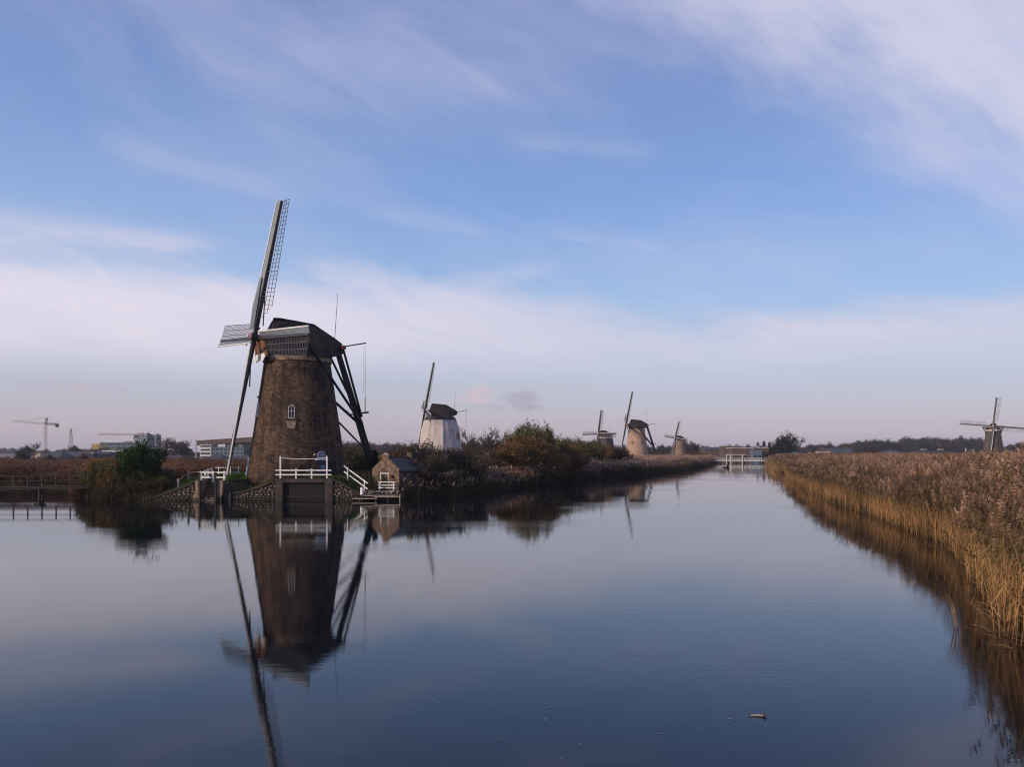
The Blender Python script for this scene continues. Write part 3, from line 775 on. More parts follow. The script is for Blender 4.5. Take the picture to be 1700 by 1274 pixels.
# landing stage, hut
lx = GX(585, 75.2)
ls = empty('landing_stage', (lx, 75.2, 0)); tag(ls, 'low wooden landing stage with pale edge beams before the brick hut', 'landing stage')
wid = GX(664, 75.2) - lx; npk = 22; pk = MB(); pk.box(.01, wid / npk - .015, 0, 1.5, .50, .57); pme = pk.mesh('plank', wood_dark)
for i in range(npk): link('plank', pme, ls, loc=(i * wid / npk, 0, random.Random(i).uniform(-.01, .02)))
for z_, xa, xb in ((.50, 1.0, wid * .95), (.22, 0, wid * .52), (.38, wid * .45, wid)):
    m = MB(); m.box(xa, xb, -.08, -.012, z_ - .04, z_ + .05); m.build('edge_beam', wood_pale, ls)
for i, t in enumerate((.0, .2, .5, .75, 1.0)):
    m = MB(); m.beam((wid * t, -.02 + .05 * (i % 2), -.6), (wid * t, -.02 + .05 * (i % 2), .62), .13, n=7); m.build('pile', wood_dark if i < 4 else wood_pale, ls)
r = random.Random(11); m = MB()
for i in range(90):
    cx, cy, cz = r.uniform(.5, wid), r.uniform(1.3, 2.0), r.uniform(.05, .85); s_ = r.uniform(.08, .2)
    m.lathe([(s_ * .6, -s_ * .5), (s_, 0), (s_ * .5, s_ * .55)], 5, a0=r.uniform(0, 3))
    for k in range(15): x_, y_, z_ = m.v[-1 - k]; m.v[-1 - k] = (x_ + cx, y_ + cy, z_ + cz)
o = m.build('bank_rubble', stone_m, ls); tag(o, kind='stuff')
b = MB(); b.lathe([(.17, -.1), (.17, .62), (.14, .68)], 12); b.lathe([(.19, .685), (.19, .73)], 12)
tag(b.build('bollard', white_old, loc=(GX(601, 75.6), 75.6, .55)), 'round off-white mooring bollard on the landing stage', 'bollard')

HX, HYY, HZ = GX(640, 79.6), 79.6, .75
hut = empty('brick_hut', (HX, HYY, HZ), math.radians(-28)); tag(hut, 'small brick hut with pointed gable and dark roof by the water', 'hut')
# local: gable faces -y, x to the right; width 3, length 4.2, eaves 2.35, ridge 3.7
hw, hl, he, hr = 1.62, 4.6, 2.05, 3.25
m = MB(); m.poly([(-hw, -.4), (hw, -.4), (hw, he), (-hw, he)], 0.16, hl); m.build('wall', brick_flat_shaded, hut)
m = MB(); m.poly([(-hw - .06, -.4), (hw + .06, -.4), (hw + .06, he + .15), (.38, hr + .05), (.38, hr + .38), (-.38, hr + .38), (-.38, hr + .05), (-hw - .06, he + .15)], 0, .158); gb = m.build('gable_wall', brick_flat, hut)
m = MB(); m.poly([(-.42, hr + .381), (.42, hr + .381), (0, hr + .62)], -.03, .19); m.build('gable_coping', wood_pale, gb)
m = MB(); m.box(-.03, .03, -.04, 0, 2.45, 3.05); m.build('wall_anchor', steel_black, gb)
m = MB(); m.box(1.25, 1.31, -.04, 0, 1.75, 2.2); m.build('wall_anchor', steel_black, gb)
for sg in (-1, 1):
    m = MB(); pts = [(sg * (hw + .22), he - .10), (sg * 0.0, hr + .02), (sg * 0.0, hr + .14), (sg * (hw + .22), he + .03)]
    m.poly(pts if sg > 0 else pts[::-1], .162, hl + .15); m.build('roof', slate, hut)
m = MB(); m.beam((0, .2, hr + .15), (0, hl + .1, hr + .15), .18, .1); m.build('ridge', concrete_dark, hut)
m = MB(); m.box(hw - .02, hw + .03, .2, hl, he - .24, he - .12); m.build('gutter', tar, hut)
m = MB(); m.beam((hw + .06, 2.1, -.3), (hw + .06, 2.1, he - .1), .10, n=6); m.build('drain_pipe', tar, hut)
fr_ = MB(); fr_.box(-.62, .42, -.05, 0, .0, .06); fr_.box(-.62, -.53, -.06, -.001, .06, 1.72); fr_.box(.33, .42, -.06, -.001, .06, 1.72); fr_.box(-.62, .42, -.06, -.001, 1.721, 1.81)
df = fr_.build('door_frame', white_edge, hut); m = MB(); m.box(-.525, .325, -.03, -.002, .065, 1.715); m.build('door_leaf', mat('bottle_green_door', (.012, .022, .014), .6, (.02, .03, .02), 5), df)
m = MB(); m.lathe([(.02, -.2), (.14, -.14), (.16, .05), (.05, .16)], 8); m.build('lantern', red_paint, hut, loc=(.82, -.14, 1.5))
ch = MB(); ch.box(-.25, .25, -.2, .2, 0, .55); ch.build('chimney', brick_flat, hut, loc=(.1, hl - .5, hr + .05))
o_ = Vector((HX, HYY, HZ))
def hutp(x, y, z): return o_ + Matrix.Rotation(math.radians(-28), 3, 'Z') @ Vector((x, y, z))
pf = empty('small_platform', hutp(.15, -.35, 0), math.radians(-12)); tag(pf, 'white platform with three rail fence before the hut door', 'platform')
m = MB(); m.box(-.55, 1.15, -.85, .25, -.12, .05); m.build('floor_slab', white_edge, pf)
for x_ in (-.15, 1.30):
    m = MB(); m.box(x_ - .05, x_ + .05, -.98, -.87, -.05, .98); m.build('post', white_edge, pf)
for z_ in (.36, .62, .93):
    m = MB(); m.box(-.3, 1.5, -1.04, -.985, z_ - .045, z_ + .045); m.build('rail', white_edge, pf)
tp = empty('garden_tap_table', (GX(513, 79), 79, 2.2)); tag(tp, 'low white bench standing behind the quay railing', 'bench')
m = MB(); m.box(-.6, .6, -.15, .15, .58, .64); m.build('seat', white_old, tp)
for x_ in (-.45, .45):
    m = MB(); m.box(x_ - .03, x_ + .03, -.1, .1, 0, .575); m.build('leg', white_old, tp)

# ------------------------------------------------------------------ footbridge on the far left
FBY = 79.2
fb = empty('footbridge', (GX(168, 81), 81.0, 0)); tag(fb, 'narrow dark wooden footbridge with railings over the side channel', 'bridge')
A0 = Vector((0, 0, 1.25)); A1 = Vector((GX(-120, 78) - GX(168, 81), -3.0, 1.05)); D_ = A1 - A0
npk = 110; du = D_.normalized(); pkm = MB(); pkm.box(-.07, .07, -.6, .6, -.06, 0); pme = pkm.mesh('plank', wood_dark)
ang = math.atan2(D_.y, D_.x)
for i in range(npk):
    p = A0 + D_ * ((i + .5) / npk); link('plank', pme, fb, mw=Matrix.Translation(p) @ Matrix.Rotation(ang, 4, 'Z'))
for s_ in (-.5, .5):
    nrm = Vector((-du.y, du.x, 0)) * s_
    m = MB(); m.beam(A0 + nrm + Vector((0, 0, -.16)), A1 + nrm + Vector((0, 0, -.16)), .12, .18); m.build('girder', wood_dark, fb)
    if s_ > 0: continue
    for h in (.55, 1.08):
        m = MB(); m.beam(A0 + nrm * 1.15 + Vector((0, 0, h)), A1 + nrm * 1.15 + Vector((0, 0, h)), .06, .09); m.build('handrail', wood_dark, fb)
    k = 0
    for i in range(12):
        p = A0 + D_ * ((i + .35) / 12) + nrm * 1.1; m = MB(); m.beam(p + Vector((0, 0, -.2)), p + Vector((0, 0, 1.12)), .10); m.build('post', wood_dark, fb)
for t_ in (.355, .80):
    p = A0 + D_ * t_
    for s_ in (-.4, .4):
        q = p + Vector((-du.y, du.x, 0)) * s_; m = MB(); m.beam(q + Vector((0, 0, -2.4)), q + Vector((0, 0, -.2)), .26, n=8); m.build('pile', wood_dark, fb)
    m = MB(); m.beam(p + Vector((-.5, 0, -.32)), p + Vector((.5, 0, -.32)), .2); m.build('pile_cap', wood_dark, fb)

# ------------------------------------------------------------------ plants
def leaf_mat(name, c1, c2, c3, sc=.6):
    return mat(name, c1, .75, c2, sc, .35, .65, c3=c3, trans=.28, spec=.2, rand=.5)
L_DG = leaf_mat('dark_green_leaves', (.022, .040, .012), (.040, .066, .018), (.062, .085, .026))
L_OL = leaf_mat('olive_autumn_leaves', (.095, .092, .030), (.056, .060, .020), (.19, .15, .05))
L_RU = leaf_mat('rust_brown_leaves', (.13, .062, .028), (.085, .045, .024), (.19, .10, .045))
L_OR = leaf_mat('orange_olive_leaves', (.19, .095, .032), (.095, .075, .026), (.26, .15, .055))
L_BR = leaf_mat('dull_brown_leaves', (.065, .045, .032), (.045, .036, .024), (.10, .072, .05))
L_FAR = leaf_mat('far_wood_leaves', (.050, .052, .034), (.036, .042, .030), (.085, .070, .042), .12)
L_FARB = leaf_mat('far_brown_leaves', (.095, .060, .046), (.06, .045, .035), (.12, .08, .055), .12)
L_SPR = leaf_mat('dark_spruce_needles', (.014, .022, .014), (.022, .032, .018), (.03, .04, .022))
BARK = mat('grey_brown_bark', (.060, .048, .042), .9, (.095, .078, .066), 5, bump=.02)
TWIG = mat('pale_brown_twigs', (.13, .10, .082), .9, (.085, .062, .05), 3)

def grow(seed, h, stems, spread, levels=4, r0=.10, lean=.25, up=.35, kids=(3, 4), first=.15, shrink=.66):
    """branch skeleton: list of (p0, p1, ra, rb, level)"""
    r = random.Random(seed); segs = []; tips = []
    def br(p, d, ln, rad, lv):
        n = 3 if lv < 2 else 2; q = p
        pts = [p]
        for i in range(n):
            d = (d + Vector((r.gauss(0, .14), r.gauss(0, .14), r.gauss(0, .08) + up * .12))).normalized()
            q2 = q + d * (ln / n); ra = rad * (1 - .45 * i / n); rb = rad * (1 - .45 * (i + 1) / n)
            segs.append((q, q2, ra, rb, lv)); q = q2; pts.append(q)
            if lv >= levels - 2: tips.append((q2, d, lv))
        if lv < levels:
            for k in range(r.randint(*kids)):
                t = r.uniform(.25, 1.0) if k else 1.0
                i = min(n - 1, int(t * n)); b0 = pts[i].lerp(pts[i + 1], t * n - i) if i < n else q
                az = r.uniform(0, 2 * math.pi); sp = spread * r.uniform(.6, 1.3)
                side = Vector((math.cos(az), math.sin(az), r.uniform(-.1, .3)))
                nd = (d * (1 - sp * .5) + side * sp).normalized()
                br(b0, nd, ln * shrink * r.uniform(.7, 1.15), rad * .52, lv + 1)
    for s in range(stems):
        a = r.uniform(0, 2 * math.pi); l = lean * r.uniform(.3, 1.2) if stems > 1 else .05
        o = Vector((math.cos(a) * .12 * stems ** .5, math.sin(a) * .12 * stems ** .5, 0))
        br(o, Vector((math.cos(a) * l, math.sin(a) * l, 1)).normalized(), h * .42 * r.uniform(.8, 1.15), r0 * r.uniform(.7, 1.1), 0)
    return segs, tips

def branch_mesh(name, segs, m, minr=.012):
    V = []; Fq = []
    for p, q, ra, rb, lv in segs:
        ra = max(ra, minr); rb = max(rb, minr); d = (q - p)
        if d.length < 1e-6: continue
        d = d.normalized(); u = d.cross(Vector((0, 0, 1)) if abs(d.z) < .9 else Vector((1, 0, 0))).normalized(); w = d.cross(u)
        n = 5 if lv == 0 else 3; o = len(V)
        for c, rr in ((p, ra), (q, rb)):
            for i in range(n):
                a = 2 * math.pi * i / n; V.append(c + u * (math.cos(a) * rr) + w * (math.sin(a) * rr))
        Fq += [(o + i, o + (i + 1) % n, o + n + (i + 1) % n, o + n + i) for i in range(n)]
    return np_mesh(name, np.array([tuple(v) for v in V]), np.array(Fq), [m])

def leaf_mesh(name, C, size, m, rs, stretch=1.5, droop=0.0):
    """one small quad leaf at every centre"""
    n = len(C); a = rs.normal(size=(n, 3)); a[:, 2] *= (1 - droop); a /= np.linalg.norm(a, axis=1)[:, None]
    b = rs.normal(size=(n, 3)); b -= (b * a).sum(1)[:, None] * a; b /= np.linalg.norm(b, axis=1)[:, None]
    s = size * rs.uniform(.55, 1.35, n)[:, None]
    V = np.stack([C - a * s * stretch, C - b * s * .5, C + a * s * stretch, C + b * s * .5], 1).reshape(-1, 3)
    return np_mesh(name, V, np.arange(4 * n).reshape(n, 4), [m])

def plant_kind(seed, h, stems, spread, lm, per, size, sigma, bark=BARK, levels=4, r0=.1, minr=.015, keep=1.0, fill=None, **kw):
    """(branch mesh, leaf mesh) of a kind, height h"""
    segs, tips = grow(seed, h, stems, spread, levels, r0, **kw)
    top = max(q.z for _, q, *_ in segs); k = h / top
    segs = [(p * k, q * k, a, b, l) for p, q, a, b, l in segs]
    rs = np.random.default_rng(seed)
    T = np.array([tuple(t[0] * k) for t in tips])
    if keep < 1: T = T[rs.random(len(T)) < keep]
    C = np.repeat(T, per, 0) + rs.normal(0, sigma, (len(T) * per, 3)) if per else np.zeros((0, 3))
    if fill:   # extra leaf clumps low in the volume
        nf, rx, z0, z1 = fill; ctr = rs.normal(0, 1, (nf, 3)); ctr /= np.linalg.norm(ctr, axis=1)[:, None]; rad = rs.uniform(.45, 1, nf) ** .6
        P = ctr * rad[:, None] * np.array([rx, rx, (z1 - z0) / 2]) + np.array([0, 0, (z0 + z1) / 2])
        az_ = np.arctan2(ctr[:, 1], ctr[:, 0]); P *= (1 + .24 * np.sin(3 * az_ + seed) * np.cos(4 * ctr[:, 2]) + .16 * np.sin(7 * az_ + 5 * ctr[:, 2]))[:, None]; P[:, 2] = np.abs(P[:, 2]); C = np.concatenate([C, np.repeat(P, 14, 0) + rs.normal(0, sigma * 1.1, (nf * 14, 3))])
    C = C[C[:, 2] > .03]
    return branch_mesh('trunk', segs, bark, minr), (leaf_mesh('crown', C, size, lm, rs) if len(C) else None)

KINDS_ = {}
def kind(key, *a, **k): KINDS_[key] = plant_kind(*a, **k)
kind('bush_dark', 1, 5.4, 6, .75, L_DG, 9, .15, .28, fill=(620, 2.9, .1, 4.9), r0=.09, lean=.6)
kind('shrub_olive', 2, 3.6, 9, .6, L_OL, 5, .085, .22, fill=(100, 1.6, .0, 2.9), bark=TWIG, r0=.05, lean=.7, minr=.012)
kind('shrub_rust', 3, 3.2, 9, .6, L_RU, 4, .085, .22, fill=(100, 1.7, .0, 2.6), bark=TWIG, r0=.05, lean=.7)
kind('shrub_orange', 4, 4.6, 8, .6, L_OR, 5, .11, .28, fill=(170, 2.4, .0, 3.9), bark=TWIG, r0=.06, lean=.7)
kind('shrub_brown', 5, 4.0, 9, .65, L_BR, 3, .085, .24, fill=(55, 1.9, .0, 2.9), bark=TWIG, r0=.05, lean=.6)
kind('willow', 6, 8.5, 7, .45, L_OL, 4, .12, .30, fill=(120, 2.3, .3, 3.8), bark=TWIG, r0=.10, lean=.4, up=.9, minr=.025)
kind('bare_tree', 7, 7.0, 2, .55, L_BR, 2, .10, .22, bark=BARK, r0=.14, keep=.55, minr=.025, up=.7)
kind('bare_shrub', 8, 4.2, 11, .5, L_BR, 1, .08, .2, bark=TWIG, r0=.045, lean=.5, keep=.5, up=.9, minr=.014)
kind('round_tree', 9, 9.0, 1, .75, L_FAR, 7, .30, .55, r0=.28, levels=3, fill=(150, 3.4, 2.6, 8.6), minr=.05, kids=(3, 5))
kind('round_brown', 10, 8.0, 1, .75, L_FARB, 5, .26, .55, r0=.25, levels=3, fill=(90, 3.4, 2.2, 7.6), minr=.05, kids=(3, 5))
kind('tall_tree', 11, 13.0, 1, .6, L_SPR, 8, .34, .6, r0=.34, levels=3, fill=(210, 3.6, 2.2, 12), minr=.06, kids=(3, 5))

def spruce_kind(seed, h, m):
    rs = np.random.default_rng(seed); segs = [(Vector((0, 0, 0)), Vector((0, 0, h * .96)), .16, .02, 0)]; C = []
    nz = 26
    for i in range(nz):
        z = h * (.08 + .9 * i / nz); R = (h * .22) * (1 - i / nz) ** .85 + .12
        for j in range(7):
            a = rs.uniform(0, 6.28); e = Vector((math.cos(a) * R, math.sin(a) * R, -R * .25)); segs.append((Vector((0, 0, z)), Vector((0, 0, z)) + e, .03, .01, 2))
            t = rs.uniform(.25, 1.05, 16)[:, None]; C.append(np.array([0, 0, z]) + t * np.array(tuple(e)) + rs.normal(0, .16, (16, 3)))
    return branch_mesh('trunk', segs, BARK, .02), leaf_mesh('crown', np.concatenate(C), .16, m, rs)
KINDS_['spruce'] = spruce_kind(12, 8.5, L_SPR)

ORD = ['first', 'second', 'third', 'fourth', 'fifth', 'sixth', 'seventh', 'eighth', 'ninth', 'tenth', 'eleventh', 'twelfth', 'thirteenth']
def ordinals(items, key, pos):
    out = []
    for it in items: out.append(ORD[sorted([j for j in items if key(j) == key(it)], key=pos).index(it)])
    return out
def plant(name, key, x, y, label, cat, h=None, wid=1.0, rz=None, group=None, sink=.08, z=None, lean=0.0):
    tr, cr_ = KINDS_[key]
    base_h = {'bush_dark': 5.4, 'shrub_olive': 3.6, 'shrub_rust': 3.2, 'shrub_orange': 4.6, 'shrub_brown': 4.0, 'willow': 8.5, 'bare_tree': 7.0, 'bare_shrub': 4.2, 'round_tree': 9.0, 'round_brown': 8.0, 'tall_tree': 13.0, 'spruce': 8.5}[key]
    s = (h or base_h) / base_h
    o = empty(name, (x, y, (hz(x, y) if z is None else z) - sink), rz if rz is not None else (x * 7.3 + y) % 6.28)
    o.rotation_euler[1] = lean
    o.scale = (s * wid, s * wid, s); tag(o, label, cat, group)
    link('trunk', tr, o)
    if cr_: link('crown', cr_, o)
    return o

# shrubs on the island to the left of the near mill
plant('evergreen_bush', 'bush_dark', GX(237, 79.2), 79.2, 'large dense dark green bush at the left end of the quay', 'bush', h=4.9, wid=.56)
IS = 'low autumn shrubs at the left tip of the mill island'
isl_spots = ((150, 84, 'shrub_rust', 2.9, .9), (163, 82, 'shrub_olive', 3.0, .9), (178, 80, 'shrub_olive', 3.3, .9), (192, 79, 'shrub_orange', 3.2, .7), (206, 78.6, 'shrub_olive', 2.6, .9), (170, 86, 'shrub_orange', 3.8, .7), (200, 86, 'shrub_rust', 3.6, 1.), (140, 88, 'shrub_rust', 2.6, 1), (268, 78.4, 'shrub_olive', 1.8, .8))
for (px, Y, k, h, w), od in zip(isl_spots, ordinals(isl_spots, lambda t: t[2], lambda t: t[0])):
    plant('autumn_shrub', k, GX(px, Y), Y, '%s %s shrub from the footbridge at the left tip of the mill island' % (od, {'shrub_rust': 'rust brown', 'shrub_olive': 'olive leaved', 'shrub_orange': 'orange olive'}[k]), 'shrub', h=h, wid=w, group=IS)
# right of the mill, along the left bank of the canal
plant('conifer_shrub', 'spruce', GX(622, 84), 84, 'dark conifer between the tail pole and the brick hut', 'conifer', h=3.4, wid=1.3)
BK = 'shrubs crowding the left bank of the canal'
KL = {'shrub_olive': 'olive leaved shrub', 'shrub_rust': 'rust brown shrub', 'shrub_orange': 'orange brown rounded shrub', 'shrub_brown': 'dull brown twiggy shrub', 'bare_shrub': 'nearly bare upright shrub'}
spots = [(697, 84, 'shrub_brown', 3.6, 1), (712, 87, 'bare_shrub', 4.6, 1), (728, 88, 'shrub_olive', 3.6, 1), (745, 92, 'bare_shrub', 4.8, 1), (765, 92, 'shrub_brown', 4.4, 1.1), (705, 92, 'shrub_rust', 4.0, 1.1),
         (780, 97, 'shrub_brown', 3.6, 1), (690, 97, 'bare_shrub', 5.6, 1), (735, 100, 'shrub_brown', 4.6, 1.2), (765, 108, 'shrub_rust', 4.4, 1.3), (800, 110, 'shrub_rust', 3.6, 1.2),
         (683, 86, 'shrub_olive', 2.6, 1), (674, 100, 'shrub_rust', 4.2, 1.2), (580, 96, 'shrub_olive', 3.6, 1), (600, 100, 'shrub_olive', 3.8, 1.2), (572, 110, 'bare_shrub', 5.6, 1), (640, 100, 'shrub_orange', 3.6, 1.1),
         (855, 112, 'shrub_orange', 5.6, 1.0), (878, 118, 'shrub_orange', 6.4, .95), (900, 122, 'shrub_orange', 5.6, 1.0), (842, 118, 'shrub_rust', 4.4, 1.2),
         (925, 135, 'shrub_olive', 5.8, 1.2), (948, 145, 'shrub_orange', 5.4, 1.0), (968, 155, 'shrub_olive', 6.0, 1.2), (985, 165, 'shrub_orange', 5.6, 1.0), (1003, 170, 'shrub_brown', 5.4, 1.3), (1020, 175, 'shrub_olive', 5.4, 1.2), (1034, 185, 'shrub_olive', 4.4, 1.2), (938, 128, 'shrub_rust', 4.8, 1.1),
         (1085, 290, 'shrub_olive', 3.8, 1.5), (1100, 300, 'shrub_olive', 3.8, 1.5), (1148, 330, 'shrub_rust', 4.0, 1.6), (1160, 345, 'shrub_orange', 4.0, 1.6)]
for (px, Y, k, h, w), od in zip(spots, ordinals(spots, lambda t: t[2], lambda t: t[0])):
    plant('bank_shrub', k, GX(px, Y), Y, '%s %s counted rightwards from the near mill along the bank' % (od, KL[k]), 'shrub', h=h, wid=w, group=BK + ', ' + k.replace('_', ' '))
plant('willow_tree', 'willow', GX(873, 124), 124, 'tall loose willow rising above the orange shrubs on the bank', 'tree', h=9.6, wid=.72)
plant('willow_tree', 'willow', GX(905, 130), 130, 'slender green willow right of the tall loose one', 'tree', h=9.4, wid=.62)
for i, (px, Y, h) in enumerate(((930, 150, 7.6), (957, 165, 7.6), (985, 180, 7.4))):
    plant('willow_tree', 'willow', GX(px, Y), Y, ['leftmost', 'middle', 'rightmost'][i] + ' of three bushy green willows before the small thatched mill', 'tree', h=h, wid=.9, group='willows before the thatched mill')
for i, (px, Y, h) in enumerate(((785, 160, 9.4), (806, 165, 9.8), (826, 165, 9.2))):
    plant('bare_tree', 'bare_tree', GX(px, Y), Y, ['leftmost', 'middle', 'rightmost'][i] + ' of three thin half bare trees right of the wrapped mill', 'tree', h=h, wid=.75, group='half bare trees right of the wrapped mill')
for i, (px, Y, h) in enumerate(((788, 250, 7.6), (812, 260, 8.0), (840, 260, 7.0))):
    plant('brown_tree', 'round_brown', GX(px, Y), Y, ['leftmost', 'middle', 'rightmost'][i] + ' of three round brown trees behind the thin half bare ones', 'tree', h=h, group='round brown trees behind the wrapped mill')

# a wood far off: scattered crowns, and trees one can tell apart
E_ = None
def scatter(name, P, rotz, scl, idx_, sources, label=None, cat=None, tilt=0.0):
    me = bpy.data.meshes.new(name); me.from_pydata([tuple(p) for p in P], [], [])
    tl = np.random.default_rng(len(P)); PA = np.asarray(P, float); n_ = len(PA)
    rv = np.stack([tl.normal(0, tilt, n_) - tilt * .8 * np.sin(PA[:, 0] * .5 + PA[:, 1] * .21), tl.normal(0, tilt, n_) + tilt * 1.1 * np.sin(PA[:, 1] * .33 + 1.3), np.asarray(rotz)], 1)
    for nm, ty, dat in (('rz', 'FLOAT_VECTOR', rv), ('sc', 'FLOAT_VECTOR', scl), ('ix', 'INT', idx_)):
        at = me.attributes.new(nm, ty, 'POINT')
        at.data.foreach_set('vector' if ty == 'FLOAT_VECTOR' else 'value', np.asarray(dat, np.int32 if ty == 'INT' else np.float32).ravel())
    o = link(name, me); tag(o, label, cat, kind='stuff')
    cl = bpy.data.collections.new(name + '_sources')
    for s in sources: cl.objects.link(s)
    g = bpy.data.node_groups.new(name, 'GeometryNodeTree')
    g.interface.new_socket('Geometry', in_out='INPUT', socket_type='NodeSocketGeometry'); g.interface.new_socket('Geometry', in_out='OUTPUT', socket_type='NodeSocketGeometry')
    gi = g.nodes.new('NodeGroupInput'); go = g.nodes.new('NodeGroupOutput'); ip = g.nodes.new('GeometryNodeInstanceOnPoints'); ci = g.nodes.new('GeometryNodeCollectionInfo')
    ci.inputs['Collection'].default_value = cl; ci.inputs['Separate Children'].default_value = True; ci.inputs['Reset Children'].default_value = True
    def na(nm, ty):
        n = g.nodes.new('GeometryNodeInputNamedAttribute'); n.data_type = ty; n.inputs['Name'].default_value = nm; return n.outputs['Attribute']
    g.links.new(gi.outputs[0], ip.inputs['Points']); g.links.new(ci.outputs[0], ip.inputs['Instance']); ip.inputs['Pick Instance'].default_value = True
    g.links.new(na('ix', 'INT'), ip.inputs['Instance Index']); g.links.new(na('rz', 'FLOAT_VECTOR'), ip.inputs['Rotation']); g.links.new(na('sc', 'FLOAT_VECTOR'), ip.inputs['Scale'])
    g.links.new(ip.outputs[0], go.inputs[0])
    md = o.modifiers.new('scatter', 'NODES'); md.node_group = g
    return o

def src(name, me): return bpy.data.objects.new(name, me)

def reed_clump(seed, n, h, stalk_m, leaf_m, plume_m, rad=.34, leaves=7, lean=.10, ph=.36, wide=1.0):
    rs = random.Random(seed); V = []; Fc = []; MI = []
    def strip(pts, wds, m, side):
        o = len(V)
        for p, w in zip(pts, wds): V.append(p - side * w); V.append(p + side * w)
        for i in range(len(pts) - 1): Fc.append((o + 2 * i, o + 2 * i + 1, o + 2 * i + 3, o + 2 * i + 2)); MI.append(m)
    for k in range(n):
        b = Vector((rs.gauss(0, rad), rs.gauss(0, rad), -.15)); hh = h * rs.uniform(.78, 1.06); ld = Vector((rs.gauss(.03, lean), rs.gauss(0, lean), 0))
        def at(t): return b + Vector((0, 0, hh * t)) + ld * (hh * t * t)
        az = rs.uniform(0, 3.14); sv = Vector((math.cos(az), math.sin(az), 0))
        strip([at(0), at(.35), at(.7), at(1)], [.0085 * wide, .008 * wide, .006 * wide, .004 * wide], 0, sv)
        strip([at(0), at(.35), at(.7), at(1)], [.0085 * wide, .008 * wide, .006 * wide, .004 * wide], 0, Vector((-sv.y, sv.x, 0)))
        for j in range(leaves):
            t = rs.uniform(.12, .93); a = rs.gauss(.4, 1.5); d = Vector((math.cos(a), math.sin(a), 0)); ln = rs.uniform(.35, .62); p = at(t); el = rs.uniform(.5, 1.3)
            p1 = p + d * (ln * .5 * math.cos(el)) + Vector((0, 0, ln * .5 * math.sin(el))); e2 = el - rs.uniform(.5, 1.5); p2 = p1 + d * (ln * .55 * math.cos(e2)) + Vector((0, 0, ln * .55 * math.sin(e2)))
            sd = Vector((-d.y, d.x, rs.uniform(-.4, .4))).normalized(); strip([p, p1, p2], [.011 * wide, .013 * wide, .002], 1, sd)
        if rs.random() < .85:      # drooping feathery head: many short strands off a bent axis
            top = at(1); pa = Vector((rs.gauss(.5, .5), rs.gauss(0, .5), 0)).normalized()
            for j in range(13):
                t = j / 12; p = at(1 - .12 * (1 - t)) + pa * (.10 * t * t); L_ = ph * (.62 - .35 * t) * rs.uniform(.7, 1.2)
                a = rs.uniform(0, 6.28); d = (pa * .6 + Vector((math.cos(a), math.sin(a), 0)) * .55 + Vector((0, 0, .75))).normalized()
                q = p + d * L_ * .6; q2 = q + (d + pa * .7 - Vector((0, 0, .9))).normalized() * L_ * .5
                strip([p, q, q2], [.006, .019 * wide, .003], 2, Vector((-d.y, d.x, .3)).normalized())
    return np_mesh('reed_clump', np.array([tuple(v) for v in V]), np.array(Fc), [stalk_m, leaf_m, plume_m], mi=MI)

def zmat(name, stops, rand=.5, trans=.25, nsc=1.0):
    """plant stem colour: ripens along the stem's own height"""
    m = bpy.data.materials.new(name); m.use_nodes = True; n = m.node_tree; b = n.nodes['Principled BSDF']; b.inputs['Roughness'].default_value = .7; b.inputs['Specular IOR Level'].default_value = .2
    E.tree = n
    t = n.nodes.new('ShaderNodeTexCoord'); s = n.nodes.new('ShaderNodeSeparateXYZ'); n.links.new(t.outputs['Object'], s.inputs[0])
    oi = n.nodes.new('ShaderNodeObjectInfo'); g = n.nodes.new('ShaderNodeNewGeometry'); sp = n.nodes.new('ShaderNodeSeparateXYZ'); n.links.new(g.outputs['Position'], sp.inputs[0])
    big = enoise(E(sp.outputs[0]), E(sp.outputs[1]), 0, .42 * nsc, 4, .62)
    r = n.nodes.new('ShaderNodeValToRGB'); n.links.new((E(s.outputs[2]) / 3.3 + (big - .5) * .85).v, r.inputs[0])
    c = r.color_ramp; c.elements[0].position = stops[0][0]; c.elements[0].color = stops[0][1] + (1,); c.elements[1].position = stops[-1][0]; c.elements[1].color = stops[-1][1] + (1,)
    for p, q in stops[1:-1]: e = c.elements.new(p); e.color = q + (1,)
    hs = n.nodes.new('ShaderNodeHueSaturation'); n.links.new(r.outputs[0], hs.inputs['Color']); n.links.new((E(oi.outputs['Random']) * rand + (1 - rand * .5)).v, hs.inputs['Value'])
    n.links.new(hs.outputs[0], b.inputs['Base Color'])
    tr = n.nodes.new('ShaderNodeBsdfTranslucent'); mx = n.nodes.new('ShaderNodeMixShader'); mx.inputs[0].default_value = trans
    n.links.new(hs.outputs[0], tr.inputs[0]); n.links.new(b.outputs[0], mx.inputs[1]); n.links.new(tr.outputs[0], mx.inputs[2]); n.links.new(mx.outputs[0], n.nodes['Material Output'].inputs[0])
    return m
R_ST = zmat('reed_stalks', [(0, (.20, .12, .055)), (.22, (.44, .265, .12)), (.5, (.37, .22, .10)), (.7, (.16, .115, .06)), (1, (.18, .115, .075))], rand=.9)
R_LF = zmat('reed_leaves', [(0, (.24, .13, .055)), (.25, (.44, .26, .11)), (.45, (.28, .175, .072)), (.64, (.10, .088, .034)), (1, (.19, .12, .06))], rand=.9)
R_PL = zmat('reed_plumes', [(0, (.10, .080, .036)), (.72, (.15, .105, .052)), (.86, (.30, .175, .105)), (1, (.50, .315, .215))], rand=1.2)
near_reeds = [src('reed_clump', reed_clump(20 + i, 11, 3.15, R_ST, R_LF, R_PL)) for i in range(6)]
far_reeds = [src('reed_clump', reed_clump(40 + i, 9, 3.15, R_ST, R_LF, R_PL, rad=.7, leaves=5, wide=2.6)) for i in range(4)]

